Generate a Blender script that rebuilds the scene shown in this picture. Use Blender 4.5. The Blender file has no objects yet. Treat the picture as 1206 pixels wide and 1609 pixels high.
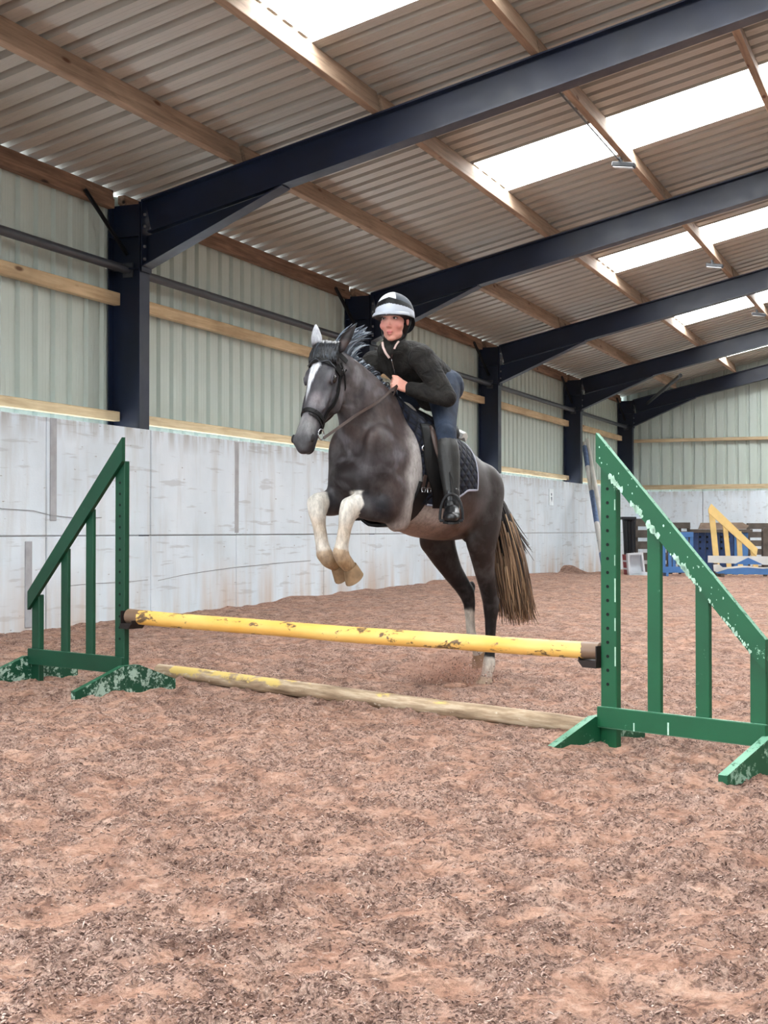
import bpy, bmesh, math, random
import numpy as np
from mathutils import Vector, Matrix, noise as mnoise
random.seed(7); RNG = np.random.default_rng(7)
SC = bpy.context.scene; COL = SC.collection
PI = math.pi

# ------------------------------------------------------------------ camera
F_PX = 2189.5; CAM_H = 1.03
YAW = math.radians(22.227); PITCH = math.radians(0.7547)
cam_d = bpy.data.cameras.new('camera'); cam = bpy.data.objects.new('camera', cam_d); COL.objects.link(cam)
cam_d.sensor_fit = 'VERTICAL'; cam_d.sensor_height = 24.0; cam_d.lens = 24.0 * F_PX / 1609.0
cam_d.clip_start = 0.05; cam_d.clip_end = 300
cam.location = (0, 0, CAM_H); cam.rotation_euler = (PI / 2 + PITCH, 0, YAW)
SC.camera = cam

# ------------------------------------------------------------------ world, light, exposure
SC.view_settings.view_transform = 'Standard'; SC.view_settings.look = 'None'
SC.view_settings.gamma = 1.0; SC.view_settings.use_curve_mapping = False
SC.view_settings.exposure = 0.0
SC.cycles.use_denoising = True
SC.cycles.volume_bounces = 4; SC.cycles.max_bounces = 8; SC.cycles.diffuse_bounces = 5
world = bpy.data.worlds.new('overcast_sky'); SC.world = world; world.use_nodes = True
wn = world.node_tree.nodes['Background']; wn.inputs[0].default_value = (0.86, 0.94, 1.0, 1); wn.inputs[1].default_value = 7.0
SKYLIGHT_POWER = 16.0

# ------------------------------------------------------------------ helpers
def lin(r, g, b):
    f = lambda v: (v / 255 / 12.92) if v / 255 <= 0.04045 else ((v / 255 + 0.055) / 1.055) ** 2.4
    return (f(r), f(g), f(b), 1.0)

class NT:
    """small node-tree builder"""
    def __init__(s, name):
        s.m = bpy.data.materials.new(name); s.m.use_nodes = True
        s.t = s.m.node_tree; s.b = s.t.nodes['Principled BSDF']; s.o = s.t.nodes['Material Output']
    def n(s, typ, **kw):
        x = s.t.nodes.new(typ)
        for k, v in kw.items():
            if hasattr(x, k) and not k[0].isupper(): setattr(x, k, v)
            else: s.set(x, k.replace('_', ' '), v)
        return x
    def set(s, node, k, v):
        i = node.inputs[k]
        if hasattr(v, 'is_output') or isinstance(v, bpy.types.NodeSocket): s.t.links.new(v, i)
        else: i.default_value = v
    def coord(s, which='Object', scale=(1, 1, 1), rot=(0, 0, 0)):
        c = s.n('ShaderNodeTexCoord'); mp = s.n('ShaderNodeMapping')
        s.t.links.new(c.outputs[which], mp.inputs[0]); mp.inputs['Scale'].default_value = scale; mp.inputs['Rotation'].default_value = rot
        return mp.outputs[0]
    def noise(s, vec, scale, detail=4, rough=0.55, dist=0.0):
        x = s.n('ShaderNodeTexNoise'); x.inputs['Scale'].default_value = scale; x.inputs['Detail'].default_value = detail
        x.inputs['Roughness'].default_value = rough; x.inputs['Distortion'].default_value = dist
        if vec is not None: s.t.links.new(vec, x.inputs['Vector'])
        return x.outputs[0]
    def ramp(s, fac, stops, interp='LINEAR'):
        r = s.n('ShaderNodeValToRGB'); e = r.color_ramp.elements; r.color_ramp.interpolation = interp
        while len(e) < len(stops): e.new(0.5)
        for el, (p, c) in zip(e, stops): el.position = p; el.color = c if len(c) == 4 else (*c, 1)
        s.t.links.new(fac, r.inputs[0]); return r.outputs[0]
    def mix(s, fac, a, b, mode='MIX'):
        x = s.n('ShaderNodeMix', data_type='RGBA', blend_type=mode)
        s.set2(x.inputs[0], fac); s.set2(x.inputs[6], a); s.set2(x.inputs[7], b); return x.outputs[2]
    def set2(s, i, v):
        if isinstance(v, bpy.types.NodeSocket): s.t.links.new(v, i)
        else: i.default_value = v
    def math(s, op, a, b=0.5):
        x = s.n('ShaderNodeMath', operation=op); s.set2(x.inputs[0], a); s.set2(x.inputs[1], b); return x.outputs[0]
    def bump(s, h, strength=0.3, dist=0.01):
        x = s.n('ShaderNodeBump'); x.inputs['Strength'].default_value = strength; x.inputs['Distance'].default_value = dist
        s.t.links.new(h, x.inputs['Height']); s.t.links.new(x.outputs[0], s.b.inputs['Normal'])
    def color(s, v): s.set2(s.b.inputs['Base Color'], v)
    def rough(s, v): s.set2(s.b.inputs['Roughness'], v)
    def spec(s, v): s.b.inputs['Specular IOR Level'].default_value = v
    def metal(s, v): s.b.inputs['Metallic'].default_value = v

BW = [(0, (0, 0, 0)), (1, (1, 1, 1))]
def simple(name, rgb, rough=0.6, spec=0.4, metal=0.0, var=0.12, scale=8, bump=0.0):
    m = NT(name); v = m.coord(); nz = m.noise(v, scale, 5)
    c = lin(*rgb); d = tuple(max(0, x * (1 - var)) for x in c[:3]) + (1,); l = tuple(min(1, x * (1 + var)) for x in c[:3]) + (1,)
    m.color(m.ramp(nz, [(0.3, d), (0.7, l)])); m.rough(rough); m.spec(spec); m.metal(metal)
    if bump: m.bump(m.noise(v, scale * 6, 4), bump, 0.01)
    return m.m

def finish(name, me, mat, parent=None, smooth=False, auto=None):
    o = bpy.data.objects.new(name, me); COL.objects.link(o)
    if mat is not None and len(me.materials) == 0:
        for mm in (mat if isinstance(mat, (list, tuple)) else [mat]): me.materials.append(mm)
    if smooth:
        me.polygons.foreach_set('use_smooth', [True] * len(me.polygons))
        if auto: me.set_sharp_from_angle(angle=math.radians(auto))
    if parent is not None: o.parent = parent
    return o
def mesh(name, verts, faces, mat, parent=None, smooth=False, auto=None):
    me = bpy.data.meshes.new(name); me.from_pydata([tuple(v) for v in verts], [], faces); me.update()
    return finish(name, me, mat, parent, smooth, auto)
def empty(name, loc=(0, 0, 0), rz=0.0):
    o = bpy.data.objects.new(name, None); COL.objects.link(o); o.location = loc; o.rotation_euler = (0, 0, rz)
    o.empty_display_size = 0.1; return o
def tag(o, label=None, cat=None, group=None, kind=None):
    if label: o['label'] = label
    if cat: o['category'] = cat
    if group: o['group'] = group
    if kind: o['kind'] = kind
    return o
def again(o, loc=None, rot=None, scale=None, parent='same'):
    c = o.copy(); COL.objects.link(c)
    if loc is not None: c.location = loc
    if rot is not None: c.rotation_euler = rot
    if scale is not None: c.scale = scale
    if parent != 'same': c.parent = parent
    return c

class MB:
    """collects shapes, then links them as one mesh object"""
    def __init__(s): s.v = []; s.f = []
    def add(s, verts, faces):
        k = len(s.v); s.v += [tuple(v) for v in verts]; s.f += [tuple(i + k for i in f) for f in faces]; return s
    def obox(s, c, ax, ay, az, ch=0.0):
        """box at c with half-extent vectors; ch = chamfer"""
        c, ax, ay, az = map(Vector, (c, ax, ay, az))
        if ax.cross(ay).dot(az) < 0: ax = -ax
        if ch <= 0:
            vs = [c + ax * i + ay * j + az * k for k in (-1, 1) for j in (-1, 1) for i in (-1, 1)]
            return s.add(vs, [(0, 2, 3, 1), (4, 5, 7, 6), (0, 1, 5, 4), (2, 6, 7, 3), (0, 4, 6, 2), (1, 3, 7, 5)])
        L = [a.length for a in (ax, ay, az)]; r = [1 - min(ch / l, 0.45) for l in L]
        A = (ax, ay, az); vs = []; idx = {}
        for sx in (-1, 1):
            for sy in (-1, 1):
                for sz in (-1, 1):
                    sg = (sx, sy, sz)
                    for a in range(3):
                        w = [sg[i] * (1 if i == a else r[i]) for i in range(3)]
                        idx[(sx, sy, sz, a)] = len(vs); vs.append(c + A[0] * w[0] + A[1] * w[1] + A[2] * w[2])
        fs = []
        for a in range(3):
            b, d = [(1, 2), (2, 0), (0, 1)][a]
            for sg in (-1, 1):
                q = []
                for (p, r2) in ((-1, -1), (1, -1), (1, 1), (-1, 1)):
                    k = [0, 0, 0]; k[a] = sg; k[b] = p; k[d] = r2; q.append(idx[(*k, a)])
                fs.append(tuple(q if sg > 0 else q[::-1]))
        for a in range(3):
            b, d = [(1, 2), (2, 0), (0, 1)][a]
            for p in (-1, 1):
                for q in (-1, 1):
                    k1 = [0, 0, 0]; k1[b] = p; k1[d] = q
                    k0 = list(k1); k0[a] = -1; k2 = list(k1); k2[a] = 1
                    f = (idx[(*k0, b)], idx[(*k2, b)], idx[(*k2, d)], idx[(*k0, d)])
                    fs.append(f if p * q > 0 else f[::-1])
        for sx in (-1, 1):
            for sy in (-1, 1):
                for sz in (-1, 1):
                    f = tuple(idx[(sx, sy, sz, a)] for a in range(3))
                    fs.append(f if sx * sy * sz > 0 else f[::-1])
        return s.add(vs, fs)
    def box(s, x0, x1, y0, y1, z0, z1, ch=0.0):
        return s.obox(((x0 + x1) / 2, (y0 + y1) / 2, (z0 + z1) / 2), ((x1 - x0) / 2, 0, 0), (0, (y1 - y0) / 2, 0), (0, 0, (z1 - z0) / 2), ch)
    def bar(s, p, q, w, t, side, ch=0.0):
        """plank from p to q, width w along 'side', thickness t"""
        p, q, side = Vector(p), Vector(q), Vector(side); d = q - p; u = d.normalized()
        sd = (side - u * side.dot(u)).normalized(); n = u.cross(sd)
        return s.obox((p + q) / 2, d / 2, sd * w / 2, n * t / 2, ch)
    def tube(s, pts, rad, n=10, cap=True, closed=False):
        pts = [Vector(p) for p in pts]; m = len(pts); rad = rad if hasattr(rad, '__len__') else [rad] * m
        k = len(s.v); up = None
        for i, p in enumerate(pts):
            a = pts[i - 1] if (i > 0 or closed) else p; b = pts[(i + 1) % m] if (i < m - 1 or closed) else p
            d = (b - a).normalized()
            if up is None: up = Vector((0, 0, 1)) if abs(d.z) < 0.9 else Vector((1, 0, 0))
            x = d.cross(up).normalized(); y = x.cross(d); up = y
            for j in range(n):
                t = 2 * PI * j / n; s.v.append(tuple(p + (x * math.cos(t) + y * math.sin(t)) * rad[i]))
        rng = m if closed else m - 1
        for i in range(rng):
            i2 = (i + 1) % m
            for j in range(n):
                j2 = (j + 1) % n; s.f.append((k + i * n + j, k + i * n + j2, k + i2 * n + j2, k + i2 * n + j))
        if cap and not closed:
            s.f.append(tuple(k + j for j in range(n))[::-1]); s.f.append(tuple(k + (m - 1) * n + j for j in range(n)))
        return s
    def prism(s, poly, d):
        """planar polygon (3D points) extruded by vector d"""
        poly = [Vector(p) for p in poly]; d = Vector(d); n = len(poly)
        nn = sum(((poly[i] - poly[0]).cross(poly[(i + 1) % n] - poly[0]) for i in range(n)), Vector())
        if nn.dot(d) > 0: poly = poly[::-1]
        vs = poly + [p + d for p in poly]
        fs = [tuple(range(n)), tuple(range(2 * n - 1, n - 1, -1))]
        fs += [(i, i + n, (i + 1) % n + n, (i + 1) % n) for i in range(n)]
        return s.add(vs, fs)
    def ell(s, c, r, rot=None, nu=14, nv=9):
        c = Vector(c); k = len(s.v); R = rot or Matrix.Identity(3)
        for i in range(nv + 1):
            ph = PI * i / nv
            for j in range(nu):
                th = 2 * PI * j / nu
                s.v.append(tuple(c + R @ Vector((r[0] * math.sin(ph) * math.cos(th), r[1] * math.sin(ph) * math.sin(th), r[2] * math.cos(ph)))))
        for i in range(nv):
            for j in range(nu):
                s.f.append((k + i * nu + j, k + (i + 1) * nu + j, k + (i + 1) * nu + (j + 1) % nu, k + i * nu + (j + 1) % nu))
        return s
    def loft(s, rings, cap=True):
        """rings: equal-length lists of 3D points"""
        k = len(s.v); n = len(rings[0])
        for r in rings: s.v += [tuple(p) for p in r]
        for i in range(len(rings) - 1):
            for j in range(n):
                j2 = (j + 1) % n; s.f.append((k + i * n + j, k + i * n + j2, k + (i + 1) * n + j2, k + (i + 1) * n + j))
        if cap:
            s.f.append(tuple(k + j for j in range(n))[::-1]); s.f.append(tuple(k + (len(rings) - 1) * n + j for j in range(n)))
        return s
    def build(s, name, mat, parent=None, smooth=False, auto=None):
        return mesh(name, s.v, s.f, mat, parent, smooth, auto)

def perlin(x, y, seed=0):
    r = np.random.default_rng(seed); P = r.permutation(512); G = r.normal(size=(512, 2)); G /= np.linalg.norm(G, axis=1)[:, None]
    xi = np.floor(x).astype(np.int64); yi = np.floor(y).astype(np.int64); xf = x - xi; yf = y - yi
    def g(a, b):
        h = P[(P[(xi + a) % 512] + yi + b) % 512]; return G[h, 0] * (xf - a) + G[h, 1] * (yf - b)
    u = xf * xf * xf * (xf * (xf * 6 - 15) + 10); v = yf * yf * yf * (yf * (yf * 6 - 15) + 10)
    return (1 - v) * ((1 - u) * g(0, 0) + u * g(1, 0)) + v * ((1 - u) * g(0, 1) + u * g(1, 1))

def ground(x, y):
    """smooth lie of the sand: banked gently towards the left wall"""
    x = np.asarray(x, float); y = np.asarray(y, float)
    t = np.clip((-1.5 - x) / 6.2, 0, 1.1) ** .38
    fade = np.clip((33 - y) / 9, 0.12, 1)
    b = np.clip(0.095 + (y - 9.0) * 0.0092, 0.092, 0.24) * t * fade
    b = b + 0.09 * np.exp(-((x + 7.7) / 0.35) ** 2) * np.exp(-((y - 29.2) / 0.35) ** 2) * 2.0
    return b
def gz(x, y): return float(ground(x, y))

# ------------------------------------------------------------------ materials
def mat_sand():
    m = NT('arena_sand'); v = m.coord('Object'); at = m.n('ShaderNodeVertexColor', layer_name='fibre')
    sep = m.n('ShaderNodeSeparateColor'); m.t.links.new(at.outputs[0], sep.inputs[0])
    big = m.noise(v, 0.55, 5, 0.6); mid = m.noise(v, 7, 5, 0.65); fine = m.noise(v, 60, 5, 0.75, .6); fib = m.noise(v, 120, 3, 0.7, 1.5)
    sand = m.ramp(mid, [(0.30, lin(158, 115, 96)), (0.5, lin(190, 148, 126)), (0.72, lin(212, 174, 152))])
    fibre = m.ramp(mid, [(0.30, lin(116, 90, 80)), (0.5, lin(166, 136, 122)), (0.72, lin(202, 172, 157))])
    base = m.mix(sep.outputs[0], sand, fibre)
    base = m.mix(m.ramp(big, [(0.35, (0.0, 0, 0)), (0.65, (0.4, 0.4, 0.4))]), base, lin(172, 132, 112))
    k = m.math('MULTIPLY', m.ramp(fine, [(0.38, (1, 1, 1)), (0.52, (0, 0, 0))]), m.math('ADD', m.math('MULTIPLY', sep.outputs[0], .65), .3))
    c2 = m.mix(k, base, lin(78, 58, 52))
    gran = m.noise(m.coord('Object', (1, .8, 1)), 21, 4, .7, .5)
    c2 = m.mix(m.ramp(gran, [(0.36, (.75, .75, .75)), (0.47, (0, 0, 0))]), c2, lin(98, 72, 62))
    c2 = m.mix(m.ramp(gran, [(0.56, (0, 0, 0)), (0.70, (.5, .5, .5))]), c2, lin(222, 192, 174))
    c3 = m.mix(m.math('MULTIPLY', m.ramp(fib, [(0.58, (0, 0, 0)), (0.68, (0.8, 0.8, 0.8))]), sep.outputs[0]), c2, lin(212, 190, 178))
    m.color(c3); m.rough(0.92); m.spec(0.15)
    m.bump(m.math('ADD', fine, fib), 0.9, 0.010)
    return m.m
def mat_clod():
    m = NT('sand_clod'); g = m.n('ShaderNodeNewGeometry')
    c = m.ramp(g.outputs['Random Per Island'], [(0, lin(92, 72, 66)), (0.25, lin(128, 104, 96)), (0.6, lin(164, 136, 124)), (0.9, lin(190, 162, 148)), (1, lin(206, 184, 172))])
    m.color(c); m.rough(0.95); m.spec(0.1); return m.m
def mat_concrete():
    m = NT('concrete'); v = m.coord('Object'); w = m.coord('Object', (1, 1, 0.13)); h = m.coord('Object', (1, 0.16, 1.6))
    big = m.noise(v, 0.9, 5, 0.6); streak = m.noise(w, 5, 4, 0.6); board = m.noise(h, 9, 3, 0.6); spk = m.noise(v, 40, 4, 0.7)
    c = m.ramp(big, [(0.25, lin(192, 203, 210)), (0.5, lin(207, 218, 226)), (0.8, lin(220, 229, 236))])
    c = m.mix(m.ramp(streak, [(0.52, (0, 0, 0)), (0.78, (0.55, 0.55, 0.55))]), c, lin(176, 174, 170))
    c = m.mix(m.ramp(board, [(0.60, (0, 0, 0)), (0.66, (0.5, 0.5, 0.5))]), c, lin(168, 172, 176))
    # damp brown splash low on the wall (object z is world height)
    sp = m.n('ShaderNodeSeparateXYZ'); cc = m.n('ShaderNodeTexCoord'); m.t.links.new(cc.outputs['Object'], sp.inputs[0])
    low = m.n('ShaderNodeMapRange'); m.t.links.new(sp.outputs[2], low.inputs[0]); low.inputs[1].default_value = 0.75; low.inputs[2].default_value = 0.1
    st = m.math('MULTIPLY', m.ramp(m.noise(w, 2.3, 4, 0.6), [(0.42, (0, 0, 0)), (0.7, (1, 1, 1))]), low.outputs[0])
    c = m.mix(st, c, lin(188, 166, 148))
    top = m.n('ShaderNodeMapRange'); m.t.links.new(sp.outputs[2], top.inputs[0]); top.inputs[1].default_value = 1.85; top.inputs[2].default_value = 2.1
    st2 = m.math('MULTIPLY', m.ramp(m.noise(w, 7, 4, 0.65), [(0.42, (0, 0, 0)), (0.62, (0.8, 0.8, 0.8))]), top.outputs[0])
    c = m.mix(st2, c, lin(150, 146, 140))
    # scrapes and chips
    sc = m.n('ShaderNodeTexVoronoi'); m.t.links.new(m.coord('Object', (1, 1.2, 4.5)), sc.inputs['Vector']); sc.inputs['Scale'].default_value = 2.6
    scr = m.math('MULTIPLY', m.ramp(sc.outputs['Distance'], [(0.035, (1, 1, 1)), (0.09, (0, 0, 0))]), m.ramp(spk, [(0.45, (0, 0, 0)), (0.55, (0.9, 0.9, 0.9))]))
    c = m.mix(scr, c, lin(132, 126, 120))
    m.color(c); m.rough(0.85); m.spec(0.25); m.bump(m.math('ADD', spk, m.math('MULTIPLY', scr, -2.0)), 0.25, 0.006)
    return m.m
def mat_timber(name, a, b, knot=(92, 58, 38), axis=1, gloss=0.75):
    m = NT(name); s = [14, 14, 14]; s[axis] = 0.9
    oi = m.n('ShaderNodeObjectInfo'); cc = m.n('ShaderNodeTexCoord'); va = m.n('ShaderNodeVectorMath', operation='ADD')
    m.t.links.new(cc.outputs['Object'], va.inputs[0])
    cx = m.n('ShaderNodeCombineXYZ'); rr = m.math('MULTIPLY', oi.outputs['Random'], 37.0)
    for i in range(3): m.t.links.new(rr, cx.inputs[i])
    m.t.links.new(cx.outputs[0], va.inputs[1])
    mp = m.n('ShaderNodeMapping'); m.t.links.new(va.outputs[0], mp.inputs[0]); mp.inputs['Scale'].default_value = s
    g = m.noise(mp.outputs[0], 1.6, 5, 0.6, 0.6)
    c = m.ramp(g, [(0.3, lin(*a)), (0.7, lin(*b))])
    s2 = [3.2, 3.2, 3.2]; s2[axis] = 1.1
    mp2 = m.n('ShaderNodeMapping'); m.t.links.new(va.outputs[0], mp2.inputs[0]); mp2.inputs['Scale'].default_value = s2
    vo = m.n('ShaderNodeTexVoronoi'); vo.inputs['Scale'].default_value = 1.5; m.t.links.new(mp2.outputs[0], vo.inputs['Vector'])
    c = m.mix(m.ramp(vo.outputs['Distance'], [(0.07, (1, 1, 1)), (0.14, (0, 0, 0))]), c, lin(*knot))
    blot = m.noise(va.outputs[0], 1.1, 4, 0.6)
    c = m.mix(m.ramp(blot, [(0.45, (0, 0, 0)), (0.75, (0.45, 0.45, 0.45))]), c, lin(*[int(x * 0.72) for x in a]))
    m.color(c); m.rough(gloss); m.spec(0.25); m.bump(g, 0.2, 0.004); return m.m
def mat_sheet(name, rgb):
    m = NT(name); v = m.coord('Object'); n1 = m.noise(v, 0.8, 5); n2 = m.noise(v, 26, 3)
    c = lin(*rgb); d = tuple(x * 0.93 for x in c[:3]) + (1,)
    c2 = m.mix(m.ramp(n2, [(0.62, (0, 0, 0)), (0.8, (0.25, 0.25, 0.25))]), m.ramp(n1, [(0.3, d), (0.7, c)]), tuple(x * 0.75 for x in c[:3]) + (1,))
    m.color(c2); m.rough(0.42); m.spec(0.45); return m.m
def mat_steel():
    m = NT('blue_painted_steel'); v = m.coord('Object'); n = m.noise(v, 2.0, 5)
    m.color(m.ramp(n, [(0.3, lin(2, 13, 34)), (0.75, lin(6, 22, 50))])); m.rough(m.ramp(m.noise(v, 7, 4), [(0.3, (0.36, 0.36, 0.36)), (0.7, (0.48, 0.48, 0.48))])); m.spec(0.5); return m.m
def mat_flaky(name, paint, wood, amount=0.5, scale=9, stretch=(1, 1, 1), gloss=0.5):
    """worn paint over bare wood: the chips are where the paint has come off"""
    m = NT(name); v = m.coord('Object', stretch); n = m.noise(v, scale, 7, 0.72, 0.3); n2 = m.noise(v, scale * 5, 4, 0.7)
    k = m.math('ADD', m.math('MULTIPLY', n, 0.72), m.math('MULTIPLY', n2, 0.28))
    p = lin(*paint); c0 = m.ramp(m.noise(v, 3, 4), [(0.3, tuple(x * 0.85 for x in p[:3]) + (1,)), (0.7, tuple(min(1, x * 1.12) for x in p[:3]) + (1,))])
    c = m.mix(m.ramp(k, [(amount, (0, 0, 0)), (amount + 0.035, (1, 1, 1))]), c0, lin(*wood))
    m.color(c); m.rough(gloss); m.spec(0.4); m.bump(k, 0.15, 0.004); return m.m

M = {}
M['sand'] = mat_sand(); M['clod'] = mat_clod(); M['concrete'] = mat_concrete()
M['joint'] = simple('joint_filler', (158, 160, 164), 0.9)
M['purlin'] = mat_timber('purlin_timber', (128, 108, 90), (172, 148, 126))
M['eave'] = mat_timber('eave_timber', (92, 72, 58), (150, 120, 98), (48, 36, 30))
M['girt'] = mat_timber('girt_timber', (172, 148, 114), (208, 186, 150))
M['girt_x'] = mat_timber('gable_girt_timber', (170, 148, 116), (206, 186, 152), axis=0)
M['wall_sheet'] = mat_sheet('wall_sheet', (180, 192, 184))
M['roof_sheet'] = mat_sheet('roof_sheet', (172, 170, 162))
M['steel'] = mat_steel()
M['galv'] = simple('grey_steel', (66, 70, 76), 0.45, 0.5, 0.3)
M['black_steel'] = simple('black_steel', (16, 18, 22), 0.5)
M['bolt'] = simple('galvanised_bolt', (150, 152, 156), 0.4, 0.5, 0.6)
sk = NT('rooflight_sheet'); sk.color((0.9, 0.9, 0.9, 1)); sk.b.inputs['Emission Color'].default_value = (0.94, 0.98, 1.0, 1); sk.b.inputs['Emission Strength'].default_value = SKYLIGHT_POWER
M['skylight'] = sk.m
M['green'] = mat_flaky('worn_green_paint', (13, 82, 50), (150, 196, 168), 0.615, 7)
M['green_foot'] = mat_flaky('very_worn_green_paint', (15, 80, 52), (140, 174, 154), 0.53, 9)
M['edge'] = mat_flaky('bared_edge', (104, 154, 128), (24, 92, 60), 0.55, 16)
M['white_chip'] = simple('white_chip', (172, 206, 186), 0.7, .3, 0, .25, 30)
M['hole'] = simple('dark_hole', (10, 16, 14), 0.9)
# ================================================================== the setting
W = 7.733; ZT = 2.078; ZJ = 0.976; RISE = 0.228; Z0 = 4.44     # wall plane, concrete top, joint, roof slope, rafter top at the wall
RIDGE = 1.3; XR = 2 * RIDGE + W                                # ridge and right wall
FRAME_Y = [-5.9, 0.2, 6.3, 12.4, 18.5, 24.6, 30.7, 36.15]
Y_END = 36.62; Y_BACK = -6.3
CLAD_X = -8.15
slope = math.atan(RISE); NS = Vector((-math.sin(slope), 0, math.cos(slope)))   # roof normal
def rafter_z(x): return Z0 + RISE * (x + W) if x <= RIDGE else Z0 + RISE * (XR - x)

# ---- floor: one sand surface, its fine lumps are real relief
def build_floor():
    ys = [2.0]
    while ys[-1] < 36.6: ys.append(ys[-1] * 1.0034 + (0.0 if ys[-1] < 9 else 0.004 * (ys[-1] - 9)))
    ys = [-6.2, -4, -2, 0, 1, 1.6] + ys[:-1] + [36.9]
    a = [0.0]
    while a[-1] < 10.5: a.append(a[-1] + 0.0082 + 0.012 * max(0, a[-1] - 2.6) ** 1.0)
    xc = -2.0
    xs = [xc - t for t in a[::-1] if xc - t > -8.4] + [xc + t for t in a[1:] if xc + t < 10.4]
    xs = [-8.4] + xs + [10.5]
    X, Y = np.meshgrid(np.array(xs), np.array(ys)); Z = ground(X, Y)
    amp = np.clip((Y - 0.5) / 1.5, 0, 1)
    f = lambda s, seed: perlin(X / s + 100, Y / s + 100, seed)
    big = f(1.7, 1) * 0.035 + f(0.62, 2) * 0.030
    prints = f(0.23, 3); prints = np.sign(prints) * np.abs(prints) ** 1.3 * 0.075
    mask = np.clip(0.66 + .55 * f(0.5, 9) + 1.1 * f(0.17, 10) + 1.0 * f(0.06, 11), 0.05, 1)          # where the shredded fibre lies thick
    lump = f(0.085, 4) * 0.027 * (0.3 + mask)
    wx = f(0.05, 14) * 0.03; wy = f(0.05, 15) * 0.03
    g = lambda s, seed: perlin((X + wx) / s + 100, (Y + wy) / s + 100, seed)
    rid = (0.28 - np.abs(g(0.052, 5))) * 0.024 * (.25 + mask)
    rid2 = (0.28 - np.abs(g(0.026, 6))) * 0.020 * (.12 + mask)
    fine = g(0.017, 7) * 0.009 * (.1 + mask)
    far = np.clip((18 - Y) / 10, 0.15, 1); near = np.clip((10 - Y) / 4, 0, 1); nr2 = np.clip((7.5 - Y) / 3, 0, 1)
    Z = Z + amp * (big + prints * (0.35 + 0.55 * far) + lump * far + rid * far + rid2 * near + fine * nr2)
    build_floor.mask = mask
    # trodden hollow in front of the jump and loose heap along the wall foot
    Z = Z + amp * 0.03 * np.exp(-((X + 7.75) / 0.35) ** 2) * (0.3 + 1.0 * perlin(X * 0 + 3.1, Y / 0.9, 12))
    n, m = len(ys), len(xs)
    V = np.stack([X, Y, Z], -1).reshape(-1, 3)
    i = np.arange(n * m).reshape(n, m); Fq = np.stack([i[:-1, :-1], i[:-1, 1:], i[1:, 1:], i[1:, :-1]], -1).reshape(-1, 4)
    me = bpy.data.meshes.new('floor'); me.vertices.add(len(V)); me.vertices.foreach_set('co', V.ravel().astype(np.float32))
    me.loops.add(Fq.size); me.loops.foreach_set('vertex_index', Fq.ravel().astype(np.int32))
    me.polygons.add(len(Fq)); me.polygons.foreach_set('loop_start', np.arange(0, Fq.size, 4, dtype=np.int32))
    me.update(calc_edges=True); me.validate()
    o = finish('floor', me, M['sand'], smooth=True); tag(o, kind='structure')
    at = me.color_attributes.new('fibre', 'FLOAT_COLOR', 'POINT'); c4 = np.ones((len(V), 4), np.float32); c4[:, 0] = mask.ravel(); at.data.foreach_set('color', c4.ravel())
    return np.array(xs), np.array(ys), Z
FX, FY, FZ = build_floor()
def surf(x, y):
    """height of the finished sand surface (bilinear)"""
    i = np.clip(np.searchsorted(FX, x) - 1, 0, len(FX) - 2); j = np.clip(np.searchsorted(FY, y) - 1, 0, len(FY) - 2)
    u = (x - FX[i]) / (FX[i + 1] - FX[i]); v = (y - FY[j]) / (FY[j + 1] - FY[j])
    return (1 - v) * ((1 - u) * FZ[j, i] + u * FZ[j, i + 1]) + v * ((1 - u) * FZ[j + 1, i] + u * FZ[j + 1, i + 1])

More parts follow.
